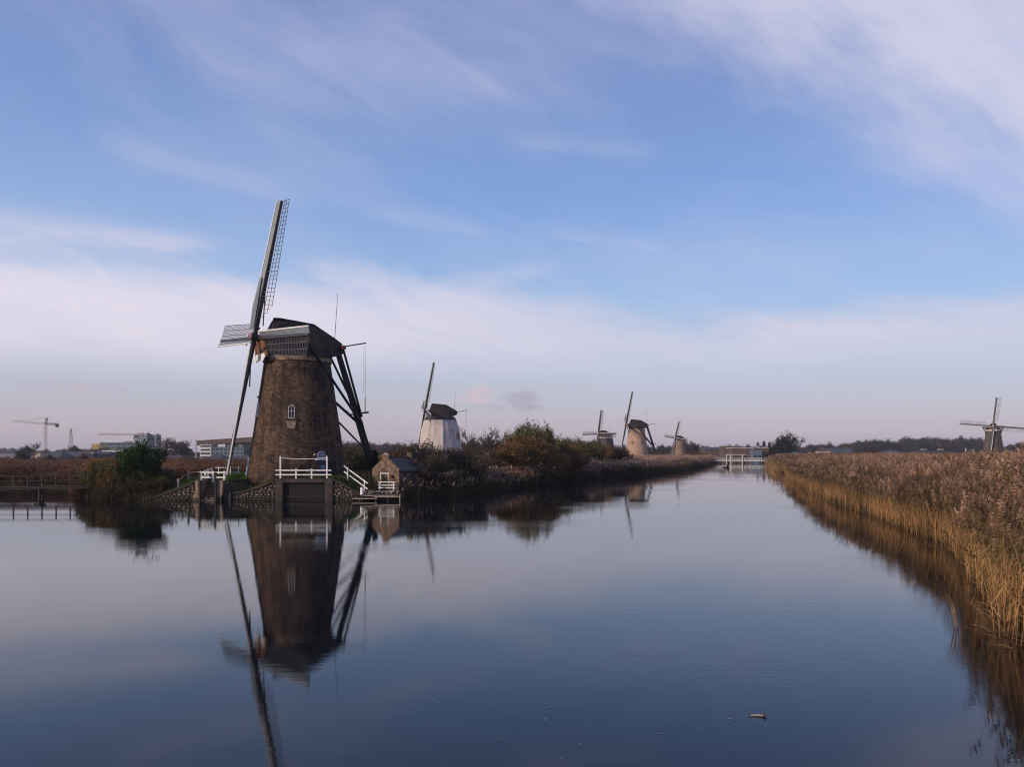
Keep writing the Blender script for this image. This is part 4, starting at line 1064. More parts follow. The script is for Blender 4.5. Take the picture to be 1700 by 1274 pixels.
def field(n, xlo, xhi, ylo, yhi, cond, seed):
    rs = np.random.default_rng(seed); X = rs.uniform(xlo, xhi, n * 3); Y = ylo + (yhi - ylo) * rs.random(n * 3); ok = cond(X, Y); return X[ok][:n], Y[ok][:n], rs

def reed_bed(name, n, box, cond, seed, sources, label, hs=(.85, 1.12), ws=1.0, edge=True, cat='reeds', patch=.12):
    X, Y, rs = field(n, *box, cond, seed); Z = terrain(X, Y); d = sdist(X, Y)
    Z = np.maximum(Z, -.25)
    k = rs.uniform(hs[0], hs[1], len(X)) * (1 + patch * np.sin(X * .35 + seed) * np.sin(Y * .22 + 1) + .07 * np.sin(X * 1.3 + Y * .9) * np.sin(Y * 1.1 - X * .4)) * (.80 + .20 * sm(d, -.3, 2.5))
    k = k * (1 + .22 * sm(-Y, -42, -22)) if 'right bank' in label else k
    S = np.stack([np.full(len(X), ws) * rs.uniform(.9, 1.2, len(X)), np.full(len(X), ws) * rs.uniform(.9, 1.2, len(X)), k], 1)
    return scatter(name, np.stack([X, Y, Z], 1), rs.uniform(-.7, .7, len(X)), S, rs.integers(0, len(sources), len(X)), sources, label, cat, tilt=.075)

def rightside(X, Y): return X > np.interp(Y, [p[1] for p in reversed(right_shore)], [p[0] for p in reversed(right_shore)]) - .1
reed_bed('reed_bed', 3600, (9, 42, 7, 60), lambda X, Y: rightside(X, Y) & (X < .66 * Y + 9) & (sdist(X, Y) > -.35) & (np.sin(X * 2.3 + Y) * np.sin(Y * 1.9 - X * .7) > -.82) , 1, near_reeds, 'golden reed bed with mauve plumes lining the right bank', hs=(.95, 1.16))
reed_bed('reed_bed', 2600, (9, 42, 7, 60), lambda X, Y: rightside(X, Y) & (sdist(X, Y) < 1.6) & (sdist(X, Y) > -.45), 5, near_reeds, 'golden outer fringe of reeds standing in the water at the right bank', hs=(.8, 1.05))
reed_bed('reed_bed', 7500, (24, 110, 56, 150), lambda X, Y: rightside(X, Y) & (X < .70 * Y + 14) & (sdist(X, Y) > -.3), 2, near_reeds, 'reed bed of the right bank farther along, before the bend', hs=(.92, 1.1), ws=1.25)
reed_bed('reed_bed', 9000, (60, 330, 145, 430), lambda X, Y: rightside(X, Y) & (X < .72 * Y + 14) & (sdist(X, Y) > -.3) & (sdist(X, Y) < 150), 3, far_reeds, 'far reeds of the right bank running to the white bridge', hs=(.92, 1.08), ws=2.0)
# reeds and rough growth on the left side
G_ST = zmat('faded_reed_stalks', [(0, (.06, .045, .024)), (.4, (.12, .08, .045)), (.8, (.24, .155, .10)), (1, (.3, .2, .13))], nsc=.7)
G_LF = zmat('green_brown_reed_leaves', [(0, (.022, .030, .012)), (.4, (.040, .046, .018)), (.7, (.085, .065, .035)), (1, (.14, .09, .06))], nsc=.7)
G_PL = zmat('pinkish_reed_plumes', [(0, (.28, .18, .125)), (1, (.52, .35, .26))], rand=.9)
RU_LF = zmat('rust_reed_leaves', [(0, (.06, .035, .018)), (.4, (.13, .062, .03)), (.8, (.19, .09, .048)), (1, (.25, .13, .075))], nsc=.7)
bank_reeds = [src('reed_clump', reed_clump(60 + i, 10, 3.0, G_ST, G_LF, G_PL, rad=.6, leaves=9, wide=1.9)) for i in range(4)]
rust_reeds = [src('reed_clump', reed_clump(80 + i, 10, 3.0, G_ST, RU_LF, RU_LF, rad=.6, leaves=9, wide=2.0)) for i in range(4)]
tip_scrub = [src('reed_clump', reed_clump(95 + i, 12, 2.6, G_ST, G_LF, G_LF, rad=.5, leaves=10, wide=1.5)) for i in range(3)]
def leftside(X, Y): return (Y > 78) & (X < np.interp(Y, [76, 85.5, 97.5, 117, 143, 200, 258, 334, 470], [-11, -5.9, -2.3, 4.3, 15, 41, 61, 84, 132]) + .3)
reed_bed('bank_reeds', 3800, (-14, 45, 79, 205), lambda X, Y: leftside(X, Y) & (X > -13 + (Y - 79) * .05) & (sdist(X, Y) > -.3) & (sdist(X, Y) < 7), 8, bank_reeds, 'dark green and pinkish reeds along the left bank by the hut', hs=(.55, .85), patch=.2)
reed_bed('bank_reeds', 4200, (-14, 110, 100, 400), lambda X, Y: leftside(X, Y) & (sdist(X, Y) > -.3) & (sdist(X, Y) < 22) & (X > 0), 9, bank_reeds, 'pinkish topped reeds along the left bank farther up the canal', hs=(.8, 1.0), ws=1.6)
reed_bed('rust_reeds', 6500, (-140, -14, 90, 150), lambda X, Y: (sdist(X, Y) > -.3) & (X < -20 + (Y - 84) * .0) & ((Y > 97) | (X < -34)), 10, rust_reeds, 'rust brown reeds and scrub behind the footbridge and left of the mill', hs=(.5, .80), ws=1.3, patch=.22)
reed_bed('rust_reeds', 260, (-47, -35, 77, 92), lambda X, Y: (sdist(X, Y) > -.35) & (sdist(X, Y) < 5), 14, tip_scrub, 'olive brown reeds at the left tip of the mill island', hs=(.5, .85))
reed_bed('rust_reeds', 5200, (-220, 30, 135, 330), lambda X, Y: (sdist(X, Y) > 8), 11, rust_reeds, 'distant brown scrub field behind the mill', hs=(.3, .62), ws=2.2)

def tuft(seed, m, n=26, h=.32, rad=.28, w=.012):
    rs = random.Random(seed); V = []; Fc = []
    for i in range(n):
        b = Vector((rs.gauss(0, rad), rs.gauss(0, rad), -.05)); a = rs.uniform(0, 6.28); d = Vector((math.cos(a), math.sin(a), 0)); l = h * rs.uniform(.5, 1.2); sv = Vector((-d.y, d.x, 0)) * w
        p1 = b + Vector((0, 0, l * .6)) + d * l * .15; p2 = b + Vector((0, 0, l)) + d * l * .5; o = len(V); V += [b - sv, b + sv, p1 + sv, p1 - sv, p2]; Fc += [(o, o + 1, o + 2, o + 3), (o + 3, o + 2, o + 4, o + 4)]
    me = bpy.data.meshes.new('grass_tuft'); me.from_pydata([tuple(v) for v in V], [], [f if f[2] != f[3] else f[:3] for f in Fc]); me.materials.append(m); return me
GR_M = mat('meadow_grass', (.050, .095, .016), .8, (.085, .12, .026), 1.0, trans=.25, rand=.7)
GRB_M = mat('rank_bank_grass', (.050, .050, .020), .8, (.10, .080, .035), 1.0, trans=.25, rand=.7)
tufts = [src('grass_tuft', tuft(i, GR_M, h=.22)) for i in range(4)]
rank = [src('grass_tuft', tuft(30 + i, GRB_M, n=34, h=.6, rad=.35, w=.016)) for i in range(4)]
def sc_simple(name, n, box, cond, seed, srcs, label, cat, lo=.7, hi=1.3, ws=1.0):
    X, Y, rs = field(n, *box, cond, seed); Z = terrain(X, Y); k = rs.uniform(lo, hi, len(X)); scatter(name, np.stack([X, Y, Z], 1), rs.uniform(0, 6.28, len(X)), np.stack([k * ws, k * ws, k], 1), rs.integers(0, len(srcs), len(X)), srcs, label, cat)
hut_c = Vector((HX, HYY + 2))
sc_simple('grass', 5200, (-37, -13.3, 77.2, 93), lambda X, Y: (np.hypot(X - GX(494, 82), Y - 82) > 4.9) & (sdist(X, Y) > .4), 21, tufts, 'short green grass around the near mill', 'grass')
sc_simple('rank_grass', 1500, (-48, -13, 76.4, 100), lambda X, Y: (X < -34.6) & (sdist(X, Y) > -.2), 22, rank, 'rank brown green grass at the left tip of the island', 'grass')
sc_simple('rank_grass', 1500, (-15.5, 12, 76.8, 105), lambda X, Y: leftside(X, Y) & (sdist(X, Y) > -.1) & (np.abs((X - HX - 1) ) + np.abs(Y - HYY - 2) > 2.8), 23, rank, 'rank dark grass around the hut and along the bank', 'grass')
sc_simple('rank_grass', 2600, (9, 40, 8, 75), lambda X, Y: rightside(X, Y) & (sdist(X, Y) > -.35) & (sdist(X, Y) < 1.2), 24, rank, 'tangled straw and grass at the foot of the right bank reeds', 'grass', .5, 1.0)

# far woods as one mass, with single trees standing out of it
def far_pts(seed, spans):
    rs = np.random.default_rng(seed); P = []; S = []; 
    for pa, pb, Y0, Y1, hl, hh_, n in spans:
        for i in range(n):
            px = pa + (pb - pa) * (i + rs.random()) / n; Y = rs.uniform(Y0, Y1); P.append((GX(px, Y), Y, .4)); k = rs.uniform(hl, hh_) / 9.0; S.append((k * rs.uniform(1.0, 1.5), k * 1.25, k))
    n = len(P); return np.array(P), rs.uniform(0, 6.28, n), np.array(S), rs.integers(0, 2, n)
def joined(key): 
    a, b = KINDS_[key]; return [src(key, b)]
rt = src('woodland_crown', KINDS_['round_tree'][1]); rb = src('woodland_crown', KINDS_['round_brown'][1])
P_, r_, S_, i_ = far_pts(1, [(1500, 1628, 760, 860, 13, 17, 60), (1400, 1510, 700, 820, 10, 14, 44), (1310, 1400, 750, 850, 8, 11, 34), (1670, 1760, 800, 900, 10, 13, 20), (1628, 1700, 900, 1000, 8, 10, 20),
                              (1170, 1320, 640, 760, 6, 9, 50), (1000, 1180, 700, 820, 7, 10, 40), (560, 720, 700, 800, 9, 12, 50), (720, 1000, 700, 820, 9, 12, 60)])
i_[:] = (np.random.default_rng(5).random(len(i_)) < .35)
scatter('distant_woods', P_, r_, S_, i_, [rt, rb], 'far band of woodland along the horizon to the right and middle', 'woods')
P_, r_, S_, i_ = far_pts(2, [(-120, 0, 480, 560, 6, 9, 18), (0, 270, 560, 680, 5, 8, 26), (0, 270, 420, 560, 3, 5, 20), (270, 420, 540, 640, 4, 6.5, 16), (420, 580, 420, 600, 5, 8, 24), (-60, 330, 190, 260, 2.2, 3.3, 16)])
scatter('distant_woods', P_, r_, S_, i_, [rb, rt], 'scattered brown trees and hedges between the houses at left', 'woods')

# single trees one can tell apart
plant('large_tree', 'tall_tree', GX(1304, 420), 420, 'tall dark rounded tree right of the far buildings', 'tree', h=13.0, wid=1.15, z=.5)
plant('large_tree', 'tall_tree', GX(1290, 430), 430, 'lower broad dark tree leaning against the tall dark one', 'tree', h=9.5, wid=1.3, z=.5)
for px, h, lb in ((1258, 10.2, 'left spruce of three behind the modern building'), (1268, 11.0, 'middle spruce of three behind the modern building'), (1277.5, 10.4, 'right spruce of three behind the modern building')):
    plant('spruce_tree', 'spruce', GX(px, 440), 440, lb, 'spruce', h=h, wid=.95, z=.5)
plant('brown_tree', 'round_brown', GX(282, 470), 470, 'bare brown round tree left of the long hall', 'tree', h=11.5, wid=1.45, z=.5)
plant('brown_tree', 'round_tree', GX(305, 480), 480, 'low grey green tree beside the bare brown one', 'tree', h=7.6, wid=1.3, z=.5)
plant('bare_tree', 'bare_tree', GX(50, 300), 300, 'thin bare tree above the cream house', 'tree', h=8.5, wid=1.2, z=.5)
plant('brown_tree', 'round_tree', GX(40, 260), 260, 'dark olive tree in front of the cream house', 'tree', h=4.6, wid=1.2, z=.5)
plant('brown_tree', 'round_brown', GX(1146, 520), 520, 'brown tree directly behind the farthest mill', 'tree', h=10.5, wid=1.1, z=.5)
plant('round_tree', 'round_tree', GX(1375, 470), 470, 'round tree rising over the white house at the far right', 'tree', h=8.5, wid=1.2, z=.5)
plant('round_tree', 'round_brown', GX(1445, 420), 420, 'greenish brown tree just above the reeds before the far wood', 'tree', h=6.5, wid=1.3, z=.5)
plant('round_tree', 'round_tree', GX(1692, 520), 520, 'small dark tree right of the mill beyond the reeds', 'tree', h=9.0, wid=.8, z=.5)

# ------------------------------------------------------------------ far buildings
PAL = {'white': (.62, .60, .60), 'cream': (.46, .40, .31), 'grey': (.20, .20, .22), 'dark': (.055, .055, .065), 'bluegrey': (.13, .17, .21), 'brown': (.11, .075, .06), 'red': (.16, .06, .05), 'yellow': (.55, .42, .14), 'slate': (.07, .075, .09), 'green': (.075, .085, .085), 'brick': (.17, .10, .08), 'tower': (.12, .15, .20)}
def bm(k): return mat('building_' + k, PAL[k], .8, tuple(c * .8 for c in PAL[k]), .4)
WIN = mat('far_window_glass', (.03, .04, .055), .15, spec=.7); WINL = mat('pale_window_band', (.5, .5, .52), .6)
def far_building(name, label, cat, pxa, pxb, pyt, Y, depth=12, wall='white', roof=None, rooft='flat', rh=2.5, rows=1, cols=4, wz=None, ww=.55, wh=1.2, win=WIN, parapet=None, band=False, rz=0.0, zb=.3, door=False):
    xa, xb = GX(pxa, Y), GX(pxb, Y); w = xb - xa; ht = W(850, pyt, Y).z - zb
    root = empty(name, ((xa + xb) / 2, Y, zb), rz); tag(root, label, cat)
    eh = ht if rooft == 'flat' else ht - rh
    m = MB(); m.box(-w / 2, w / 2, 0, depth, -.5, eh); m.build('wall', bm(wall), root)
    rm = bm(roof or 'slate')
    if rooft == 'flat':
        m = MB(); m.box(-w / 2 - .15, w / 2 + .15, -.15, depth + .15, eh + .004, eh + .25); m.build('roof', rm, root)
    elif rooft == 'ridge':      # ridge runs left to right
        m = MB(); o = .4; m.add([(-w / 2 - o, -o, eh - .1), (w / 2 + o, -o, eh - .1), (w / 2 + o, depth / 2, ht), (-w / 2 - o, depth / 2, ht), (w / 2 + o, depth + o, eh - .1), (-w / 2 - o, depth + o, eh - .1)], [(0, 1, 2, 3), (3, 2, 4, 5), (0, 3, 5), (1, 4, 2), (0, 5, 4, 1)]); m.build('roof', rm, root)
    elif rooft == 'hip':
        m = MB(); o = .4; k = min(w * .28, depth * .5); m.add([(-w / 2 - o, -o, eh - .1), (w / 2 + o, -o, eh - .1), (w / 2 + o, depth + o, eh - .1), (-w / 2 - o, depth + o, eh - .1), (-w / 2 + k, depth / 2, ht), (w / 2 - k, depth / 2, ht)], [(0, 1, 5, 4), (1, 2, 5), (2, 3, 4, 5), (3, 0, 4), (0, 3, 2, 1)]); m.build('roof', rm, root)
    elif rooft == 'gable':      # gable towards the camera
        m = MB(); o = .3; m.add([(-w / 2 - o, -o, eh - .1), (w / 2 + o, -o, eh - .1), (0, -o, ht), (-w / 2 - o, depth, eh - .1), (w / 2 + o, depth, eh - .1), (0, depth, ht)], [(0, 2, 5, 3), (1, 4, 5, 2), (3, 5, 4)]); m.build('roof', rm, root)
        m = MB(); m.add([(-w / 2, -.0, eh), (w / 2, 0, eh), (0, 0, ht - .2)], [(0, 1, 2)]); m.build('gable', bm(wall), root)
    rg = random.Random(int(pxa)); rmm = bm('grey')
    for q in range(2 if w > 12 else 1):
        cx_ = rg.uniform(-w * .35, w * .35); u_ = MB()
        if rooft == 'flat': u_.box(cx_, cx_ + w * .10 + .5, depth * .3, depth * .6, eh + .25, eh + .25 + rg.uniform(.8, 1.6)); u_.build('roof_unit', rmm, root)
        else: u_.box(cx_ - .3, cx_ + .3, depth / 2 - .35, depth / 2 + .35, eh, ht + .7); u_.build('chimney', bm('brick'), root)
    if cols:
        sx = w / cols; sz = eh / rows
        if band:
            wm = MB(); wm.box(-w / 2 + .4, w / 2 - .4, -.08, -.004, 0, sz * .45); wme = wm.mesh('window_band', win)
            for r in range(rows): link('window_band', wme, root, loc=(0, 0, r * sz + sz * .35))
        else:
            wm = MB(); wm.box(-sx * ww / 2, sx * ww / 2, -.08, -.004, 0, min(wh, sz * .6)); wme = wm.mesh('window', win)
            for r in range(rows):
                for c in range(cols): link('window', wme, root, loc=(-w / 2 + sx * (c + .5), 0, r * sz + sz * .3))
    return root
FB = far_building
FB('apartment_tower', 'tall blue grey apartment block behind the dark bush, right hand slab', 'building', 246, 260, 722.5, 900, wall='tower', rows=9, cols=5, win=WINL, ww=.5, wh=1.3)
FB('apartment_tower', 'tall blue grey apartment block behind the dark bush, left hand slab', 'building', 228.5, 244.5, 721, 895, wall='tower', rows=9, cols=5, win=WINL, ww=.5, wh=1.3)
FB('glass_office', 'blue glass office block left of the apartment towers', 'building', 170, 224, 735.5, 800, wall='bluegrey', rows=4, cols=1, band=True)
FB('low_office', 'white low building with dark window strip below the glass office', 'building', 169, 215, 748, 520, wall='white', rows=1, cols=1, band=True)
yb = FB('yellow_building', 'yellow building with stepped top among the far roofs', 'building', 152, 165, 737, 700, wall='yellow', roof='cream', rows=3, cols=2)
m = MB(); m.box(-12, -3.5, 0, 8, -.5, 7.0); m.build('annex', bm('yellow'), yb)
FB('long_shed', 'long dark shed with shallow roof before the yellow building', 'building', 98, 172, 750, 380, wall='dark', roof='slate', rooft='ridge', rh=2.2, cols=0, depth=14)
dh = FB('dark_cabin', 'dark cabin with bright white window strip before the long shed', 'building', 134, 154, 755, 330, wall='dark', roof='dark', rooft='flat', cols=0)
m = MB()
for i in range(4): m.box(-1.3 + i * .68, -1.3 + i * .68 + .5, -.1, -.01, 2.3, 3.0)
m.build('window_row', WINL, dh); m = MB(); m.box(-1.9, 1.6, -.14, -.02, 1.25, 1.5); m.build('white_sill', white_edge, dh)
FB('green_roof_house', 'house with broad grey green roof and row of white windows', 'house', 64, 100, 750, 340, wall='dark', roof='green', rooft='hip', rh=2.4, rows=1, cols=6, win=WINL, ww=.6, wh=.8)
FB('cream_house', 'cream house with dark flat eaves left of the green roofed house', 'house', 46, 67, 748.5, 350, wall='cream', roof='brown', rooft='hip', rh=.9, rows=1, cols=3)
FB('grey_shed', 'long grey shed at the far left edge', 'building', -60, 36, 747.5, 420, wall='grey', roof='slate', rooft='ridge', rh=1.6, cols=6, rows=1)
FB('white_cottage', 'pair of low white cottages right of the dark bush', 'house', 268, 296, 757, 380, wall='white', roof='slate', rooft='ridge', rh=1.1, cols=5)
hall = FB('exhibition_hall', 'long pale hall under a huge slanting grey brown roof beam', 'building', 374, 445, 736, 520, depth=30, wall='cream', roof='grey', rooft='flat', cols=0)
xh = GX(374, 520) + (GX(445, 520) - GX(374, 520)) / 2
a_ = W(331, 736, 516) - Vector((xh, 520, .3)); b_ = W(450, 728.5, 516) - Vector((xh, 520, .3))
m = MB(); m.beam(a_, b_ , 8.0, 3.2, up=(0, 0, 1)); m.build('roof_beam', bm('brown'), hall)
m = MB(); m.beam(a_ + Vector((-3, 2, -10)), a_ + Vector((-3, 2, 2.5)), .6); m.build('mast', metal_grey, hall)
FB('white_office', 'white multi storey office wing at the left end of the long hall', 'building', 332, 350, 738.5, 508, wall='white', rows=4, cols=1, band=True)
FB('glass_wing', 'blue glazed wing between white office and hall wall', 'building', 350.5, 405, 743, 500, wall='bluegrey', rows=3, cols=8)
FB('purple_bungalow', 'white bungalow with hipped purple grey roof left of the mill', 'house', 339, 366, 755, 300, wall='white', roof='slate', rooft='hip', rh=1.7, cols=4)
FB('row_houses', 'low row of dark roofed houses just left of the near mill', 'house', 366, 420, 757, 330, wall='grey', roof='slate', rooft='ridge', rh=1.5, cols=8)
# beyond the canal
FB('modern_building', 'wide flat roofed grey building with pale fascia beyond the white bridge', 'building', 1217, 1276, 744.5, 430, wall='brown', roof='white', rows=1, cols=7, depth=14)
FB('upper_storey', 'grey flat topped upper building behind the modern one', 'building', 1203, 1234, 741.5, 445, wall='brown', roof='grey', rows=2, cols=5)
FB('blue_annex', 'dark blue annex under the right end of the flat roof', 'building', 1250, 1265, 747, 424, wall='tower', roof='dark', cols=2)
FB('brown_barn', 'long low brown barn left of the modern building', 'building', 1170, 1200, 743, 480, wall='brown', roof='slate', rooft='ridge', rh=1.4, cols=3)
FB('white_house', 'bright white house with two gables at the far right of the canal', 'house', 1368, 1380, 744.5, 430, wall='white', roof='brown', rooft='ridge', rh=1.6, cols=2, rows=2)
FB('grey_farmhouse', 'grey roofed farmhouse right of the bright white house', 'house', 1384, 1418, 744, 430, wall='brown', roof='slate', rooft='ridge', rh=3.0, cols=4)
FB('low_barn', 'small white and grey barn low over the reeds before the wood', 'building', 1478, 1496, 748, 420, wall='grey', roof='slate', rooft='ridge', rh=1.2, cols=2)
FB('dark_greenhouse', 'long dark low roof in front of the dark wood', 'building', 1530, 1575, 749, 480, wall='dark', roof='dark', rooft='flat', cols=0)
FB('glass_barn', 'low pale roofed barn beside the tall dark tree', 'building', 1311, 1326, 750.5, 420, wall='grey', roof='white', rooft='ridge', rh=1.0, cols=0)
FB('waterside_hut', 'white gabled hut with dark roof before the farthest mill', 'hut', 1111, 1121, 757, 300, wall='white', roof='dark', rooft='gable', rh=1.3, cols=1, ww=.3, depth=5, zb=.9)
FB('waterside_hut', 'dark low boathouse joined to the white gabled hut', 'hut', 1118, 1127, 756.5, 306, wall='dark', roof='dark', rooft='gable', rh=1.5, cols=0, depth=5, zb=.9)
FB('red_roof_shed', 'long shed with low red roof at the foot of the tan mill', 'shed', 1052, 1078, 757, 322, wall='brick', roof='red', rooft='ridge', rh=.9, cols=0, depth=5)
FB('red_boathouse', 'bright red low roof near the left end of the white bridge', 'shed', 1150, 1164, 758.5, 330, wall='brick', roof='red', rooft='ridge', rh=.8, cols=0, depth=5)
g_ = FB('white_gable_house', 'small house with pale gable among shrubs on the left bank', 'house', 797, 812, 758.5, 150, wall='brick', roof='brick', rooft='gable', rh=1.1, cols=0, depth=5, zb=.6)
for sg in (-1, 1):
    w_ = (GX(812, 150) - GX(797, 150)) / 2; eh_ = W(850, 758.5, 150).z - .6
    m = MB(); m.beam((sg * (w_ + .3), -.4, eh_ - 1.25), (0, -.4, eh_ + .02), .06, .14); m.build('bargeboard', white_old, g_)
FB('far_cottage', 'pale roofed cottage seen between bushes behind the small gable', 'house', 783, 793, 752, 260, wall='white', roof='grey', rooft='ridge', rh=1.3, cols=2)

# cranes and pylon
def lattice_mast(root, name, a, b, w, n, m, tk=.12):
    a, b = Vector(a), Vector(b); d = (b - a).normalized(); u = Vector((0, 1, 0)) if abs(d.y) < .9 else Vector((1, 0, 0)); r = d.cross(u).normalized(); q = MB()
    cs = [r * (w / 2) + u * (w / 2), r * (-w / 2) + u * (w / 2), r * (-w / 2) - u * (w / 2), r * (w / 2) - u * (w / 2)]
    for c in cs: q.beam(a + c, b + c, tk)
    for i in range(n):
        p0, p1 = a.lerp(b, i / n), a.lerp(b, (i + 1) / n)
        for k in range(4): q.beam(p0 + cs[k], p1 + cs[(k + 1) % 4], tk * .7)
    return q.build(name, m, root)
cr1 = empty('tower_crane', (GX(75.5, 600), 600, .3)); tag(cr1, 'tower crane with long jib pointing left above the far left roofs', 'crane')
cm = mat('crane_steel', (.42, .36, .36), .6, (.3, .26, .26), 1)
k6 = 600 / F; top1 = W(75.5, 704, 600).z - .3
lattice_mast(cr1, 'mast', (0, 0, 0), (0, 0, top1), 1.5, 16, cm, .17)
lattice_mast(cr1, 'jib', (0, 0, top1), (-56 * k6, 0, top1 + 5 * k6 * 1.0), 1.2, 24, cm, .15)
lattice_mast(cr1, 'counter_jib', (0, 0, top1), (20 * k6, 0, top1 - .3), 1.2, 8, steel_black, .3)
lattice_mast(cr1, 'apex', (0, 0, top1), (1.0, 0, top1 + 10 * k6), 1.0, 4, metal_grey, .35)
m = MB(); m.box(17.5 * k6, 21 * k6, -1, 1, top1 - 2.6, top1); m.build('counterweight', steel_black, cr1)
m = MB(); m.beam((1.0, 0, top1 + 10 * k6), (-26 * k6, 0, top1 + 6 * k6), .14); m.beam((1, 0, top1 + 10 * k6), (-50 * k6, 0, top1 + 5.4 * k6), .12); m.beam((1, 0, top1 + 10 * k6), (18 * k6, 0, top1 + .5), .14); m.build('tie_rods', cm, cr1)
cr2 = empty('tower_crane', (GX(226, 850), 850, .3)); tag(cr2, 'flat tower crane with level jib left of the apartment towers', 'crane')
k8 = 850 / F; t2 = W(226, 722, 850).z - .3
lattice_mast(cr2, 'mast', (0, 0, 0), (0, 0, t2), 2.4, 14, metal_grey, .6)
lattice_mast(cr2, 'jib', (0, 0, t2), (-64 * k8, 0, t2 + .6), 1.6, 26, cm, .35)
lattice_mast(cr2, 'counter_jib', (0, 0, t2), (13 * k8, 0, t2 + 1), 1.8, 6, cm, .45)
m = MB(); m.box(-1, 3, -2.4, -1, t2 - 3.4, t2 - 1); m.build('operator_cab', steel_black, cr2)
py_ = empty('radio_tower', (GX(117.5, 650), 650, .3)); tag(py_, 'slim lattice transmission tower between the two cranes', 'pylon')
tz = W(117.5, 712, 650).z - .3; q = MB()
for sx in (-1, 1):
    for sy in (-1, 1): q.beam((sx * 2.0, sy * 2.0, 0), (sx * .35, sy * .35, tz), .28)
q.build('legs', metal_grey, py_); q = MB()
for i in range(8):
    f0, f1 = 1 - i / 8 * .82, 1 - (i + 1) / 8 * .82
    for sy in (-1, 1):
        q.beam((-2 * f0, sy * 2 * f0, tz * i / 8), (2 * f1, sy * 2 * f1, tz * (i + 1) / 8), .2); q.beam((2 * f0, sy * 2 * f0, tz * i / 8), (-2 * f1, sy * 2 * f1, tz * (i + 1) / 8), .2)
q.build('cross_braces', metal_grey, py_)
q = MB(); q.beam((-2.4, 0, tz * .93), (2.4, 0, tz * .93), .3); q.beam((-3, 0, tz * .8), (3, 0, tz * .8), .3); q.build('cross_arms', metal_grey, py_)

# white drawbridge
BY = 338; bx0, bx1 = GX(1171, BY), GX(1277, BY)
db = empty('drawbridge', (bx0, BY, 0)); tag(db, 'long low white drawbridge with lifting frame across the canal', 'bridge')
wl = bx1 - bx0; k3 = BY / F
m = MB(); m.box(-2, wl + 2, 0, 3.2, .85, 1.15); m.build('deck', concrete_dark, db)
m = MB(); m.box(-2, wl + 2, -.12, -.005, .95, 1.25); m.build('edge_beam', white_edge, db)
for i in range(27):
    m = MB(); m.box(-.08, .08, -.1, .1, 1.151, 2.25); m.build('post', white_edge, db, loc=(i * wl / 26, .05, 0))
for h in (1.62, 2.2):
    m = MB(); m.box(-2, wl + 2, -.16, -.101, h - .07, h + .07); m.build('rail', white_edge, db)
for i in range(9):
    m = MB(); m.beam((i * wl / 8, 1.6, -1), (i * wl / 8, 1.6, .845), .45, n=8); m.build('pile', wood_dark, db)
fr = {}
for pa in (1205.5, 1213, 1232):
    m = MB(); xx = (pa - 1171) * k3; m.box(xx - .13, xx + .13, -.5, -.17, 0, 3.65); m.build('frame_post', white_edge, db)
m = MB(); m.box((1205 - 1171) * k3, (1239 - 1171) * k3, -.52, -.15, 3.66, 3.86); m.build('balance_beam', white_edge, db)
sb = empty('rowing_boat', (GX(1205, 240), 240, 0), .25); tag(sb, 'small dark boat with pale cover floating before the bridge', 'boat')
m = MB(); m.add([(-1.3, 0, .35), (-.9, -.45, .32), (.9, -.5, .34), (1.1, 0, .36), (.9, .5, .34), (-.9, .45, .32), (-1.0, 0, -.1), (-.7, -.3, -.12), (.8, -.35, -.12), (.95, 0, -.1), (.8, .35, -.12), (-.7, .3, -.12)], [(i, (i + 1) % 6, 6 + (i + 1) % 6, 6 + i) for i in range(6)] + [(6, 7, 8, 9, 10, 11), (0, 5, 4, 3, 2, 1)]); m.build('hull', steel_black, sb)
m = MB(); m.lathe([(.42, .36), (.46, .62), (.2, .95)], 8); m.build('engine_cover', tar, sb, loc=(.55, 0, 0)); m = MB(); m.box(-1.0, .1, -.3, .3, .36, .5); m.build('pale_cover', white_old, sb)
# small moored things by the huts
m = MB(); m.box(-1.6, 1.6, 0, .12, .2, .32); m.box(-1.5, -1.35, 0, .12, .33, 1.4); m.box(1.35, 1.5, 0, .12, .33, 1.4); m.box(-1.5, 1.5, 0, .1, 1.3, 1.42)
tag(m.build('jetty', white_old, loc=(GX(1131, 262), 262, .1)), 'small white railed jetty at the waterside huts', 'jetty')
for px, Y in ((1097.5, 300),):
    b = MB(); b.beam((0, 0, -.3), (0, 0, 3.9), .16); tag(b.build('pole', wood_pale, loc=(GX(px, Y), Y, .7)), 'thin pale pole on the bank right of the tan mill', 'pole')
for i, px in enumerate((1603.5, 1615.5, 1628.5)):
    b = MB(); b.beam((0, 0, -.3), (0, 0, 6.6 - i * .6), .28); tag(b.build('lamp_pole', white_edge, loc=(GX(px, 420), 420, .4)), ['left one of three white poles beside the mill in the reeds', 'middle one of three white poles beside the mill in the reeds', 'right one of three white poles beside the mill in the reeds'][i], 'pole')
# dead reeds lying in the water's edge under the right bank
r = random.Random(17); m = MB(); rs_ = [p for p in right_shore if 5 < p[1] < 130]
for i in range(420):
    k = r.randrange(len(rs_) - 1); t = r.random(); a, b = rs_[k], rs_[k + 1]; x, y = a[0] + (b[0] - a[0]) * t, a[1] + (b[1] - a[1]) * t
    if r.random() > 14 / (abs(y) * .3 + 8): continue
    p = Vector((x + r.gauss(.05, .28), y + r.gauss(0, .3), r.uniform(.0, .10))); an = r.gauss(1.2, .9); l = r.uniform(.4, 1.4)
    q = p + Vector((math.cos(an) * l, math.sin(an) * l, r.uniform(-.02, .28))); m.beam(p, q, .016, n=3, w2=.008)
tag(m.build('dead_reeds', mat('wet_dead_reeds', (.20, .13, .065), .85, (.07, .048, .03), 3)), 'tangle of dead broken reeds lying along the foot of the right bank', 'reeds', kind='stuff')
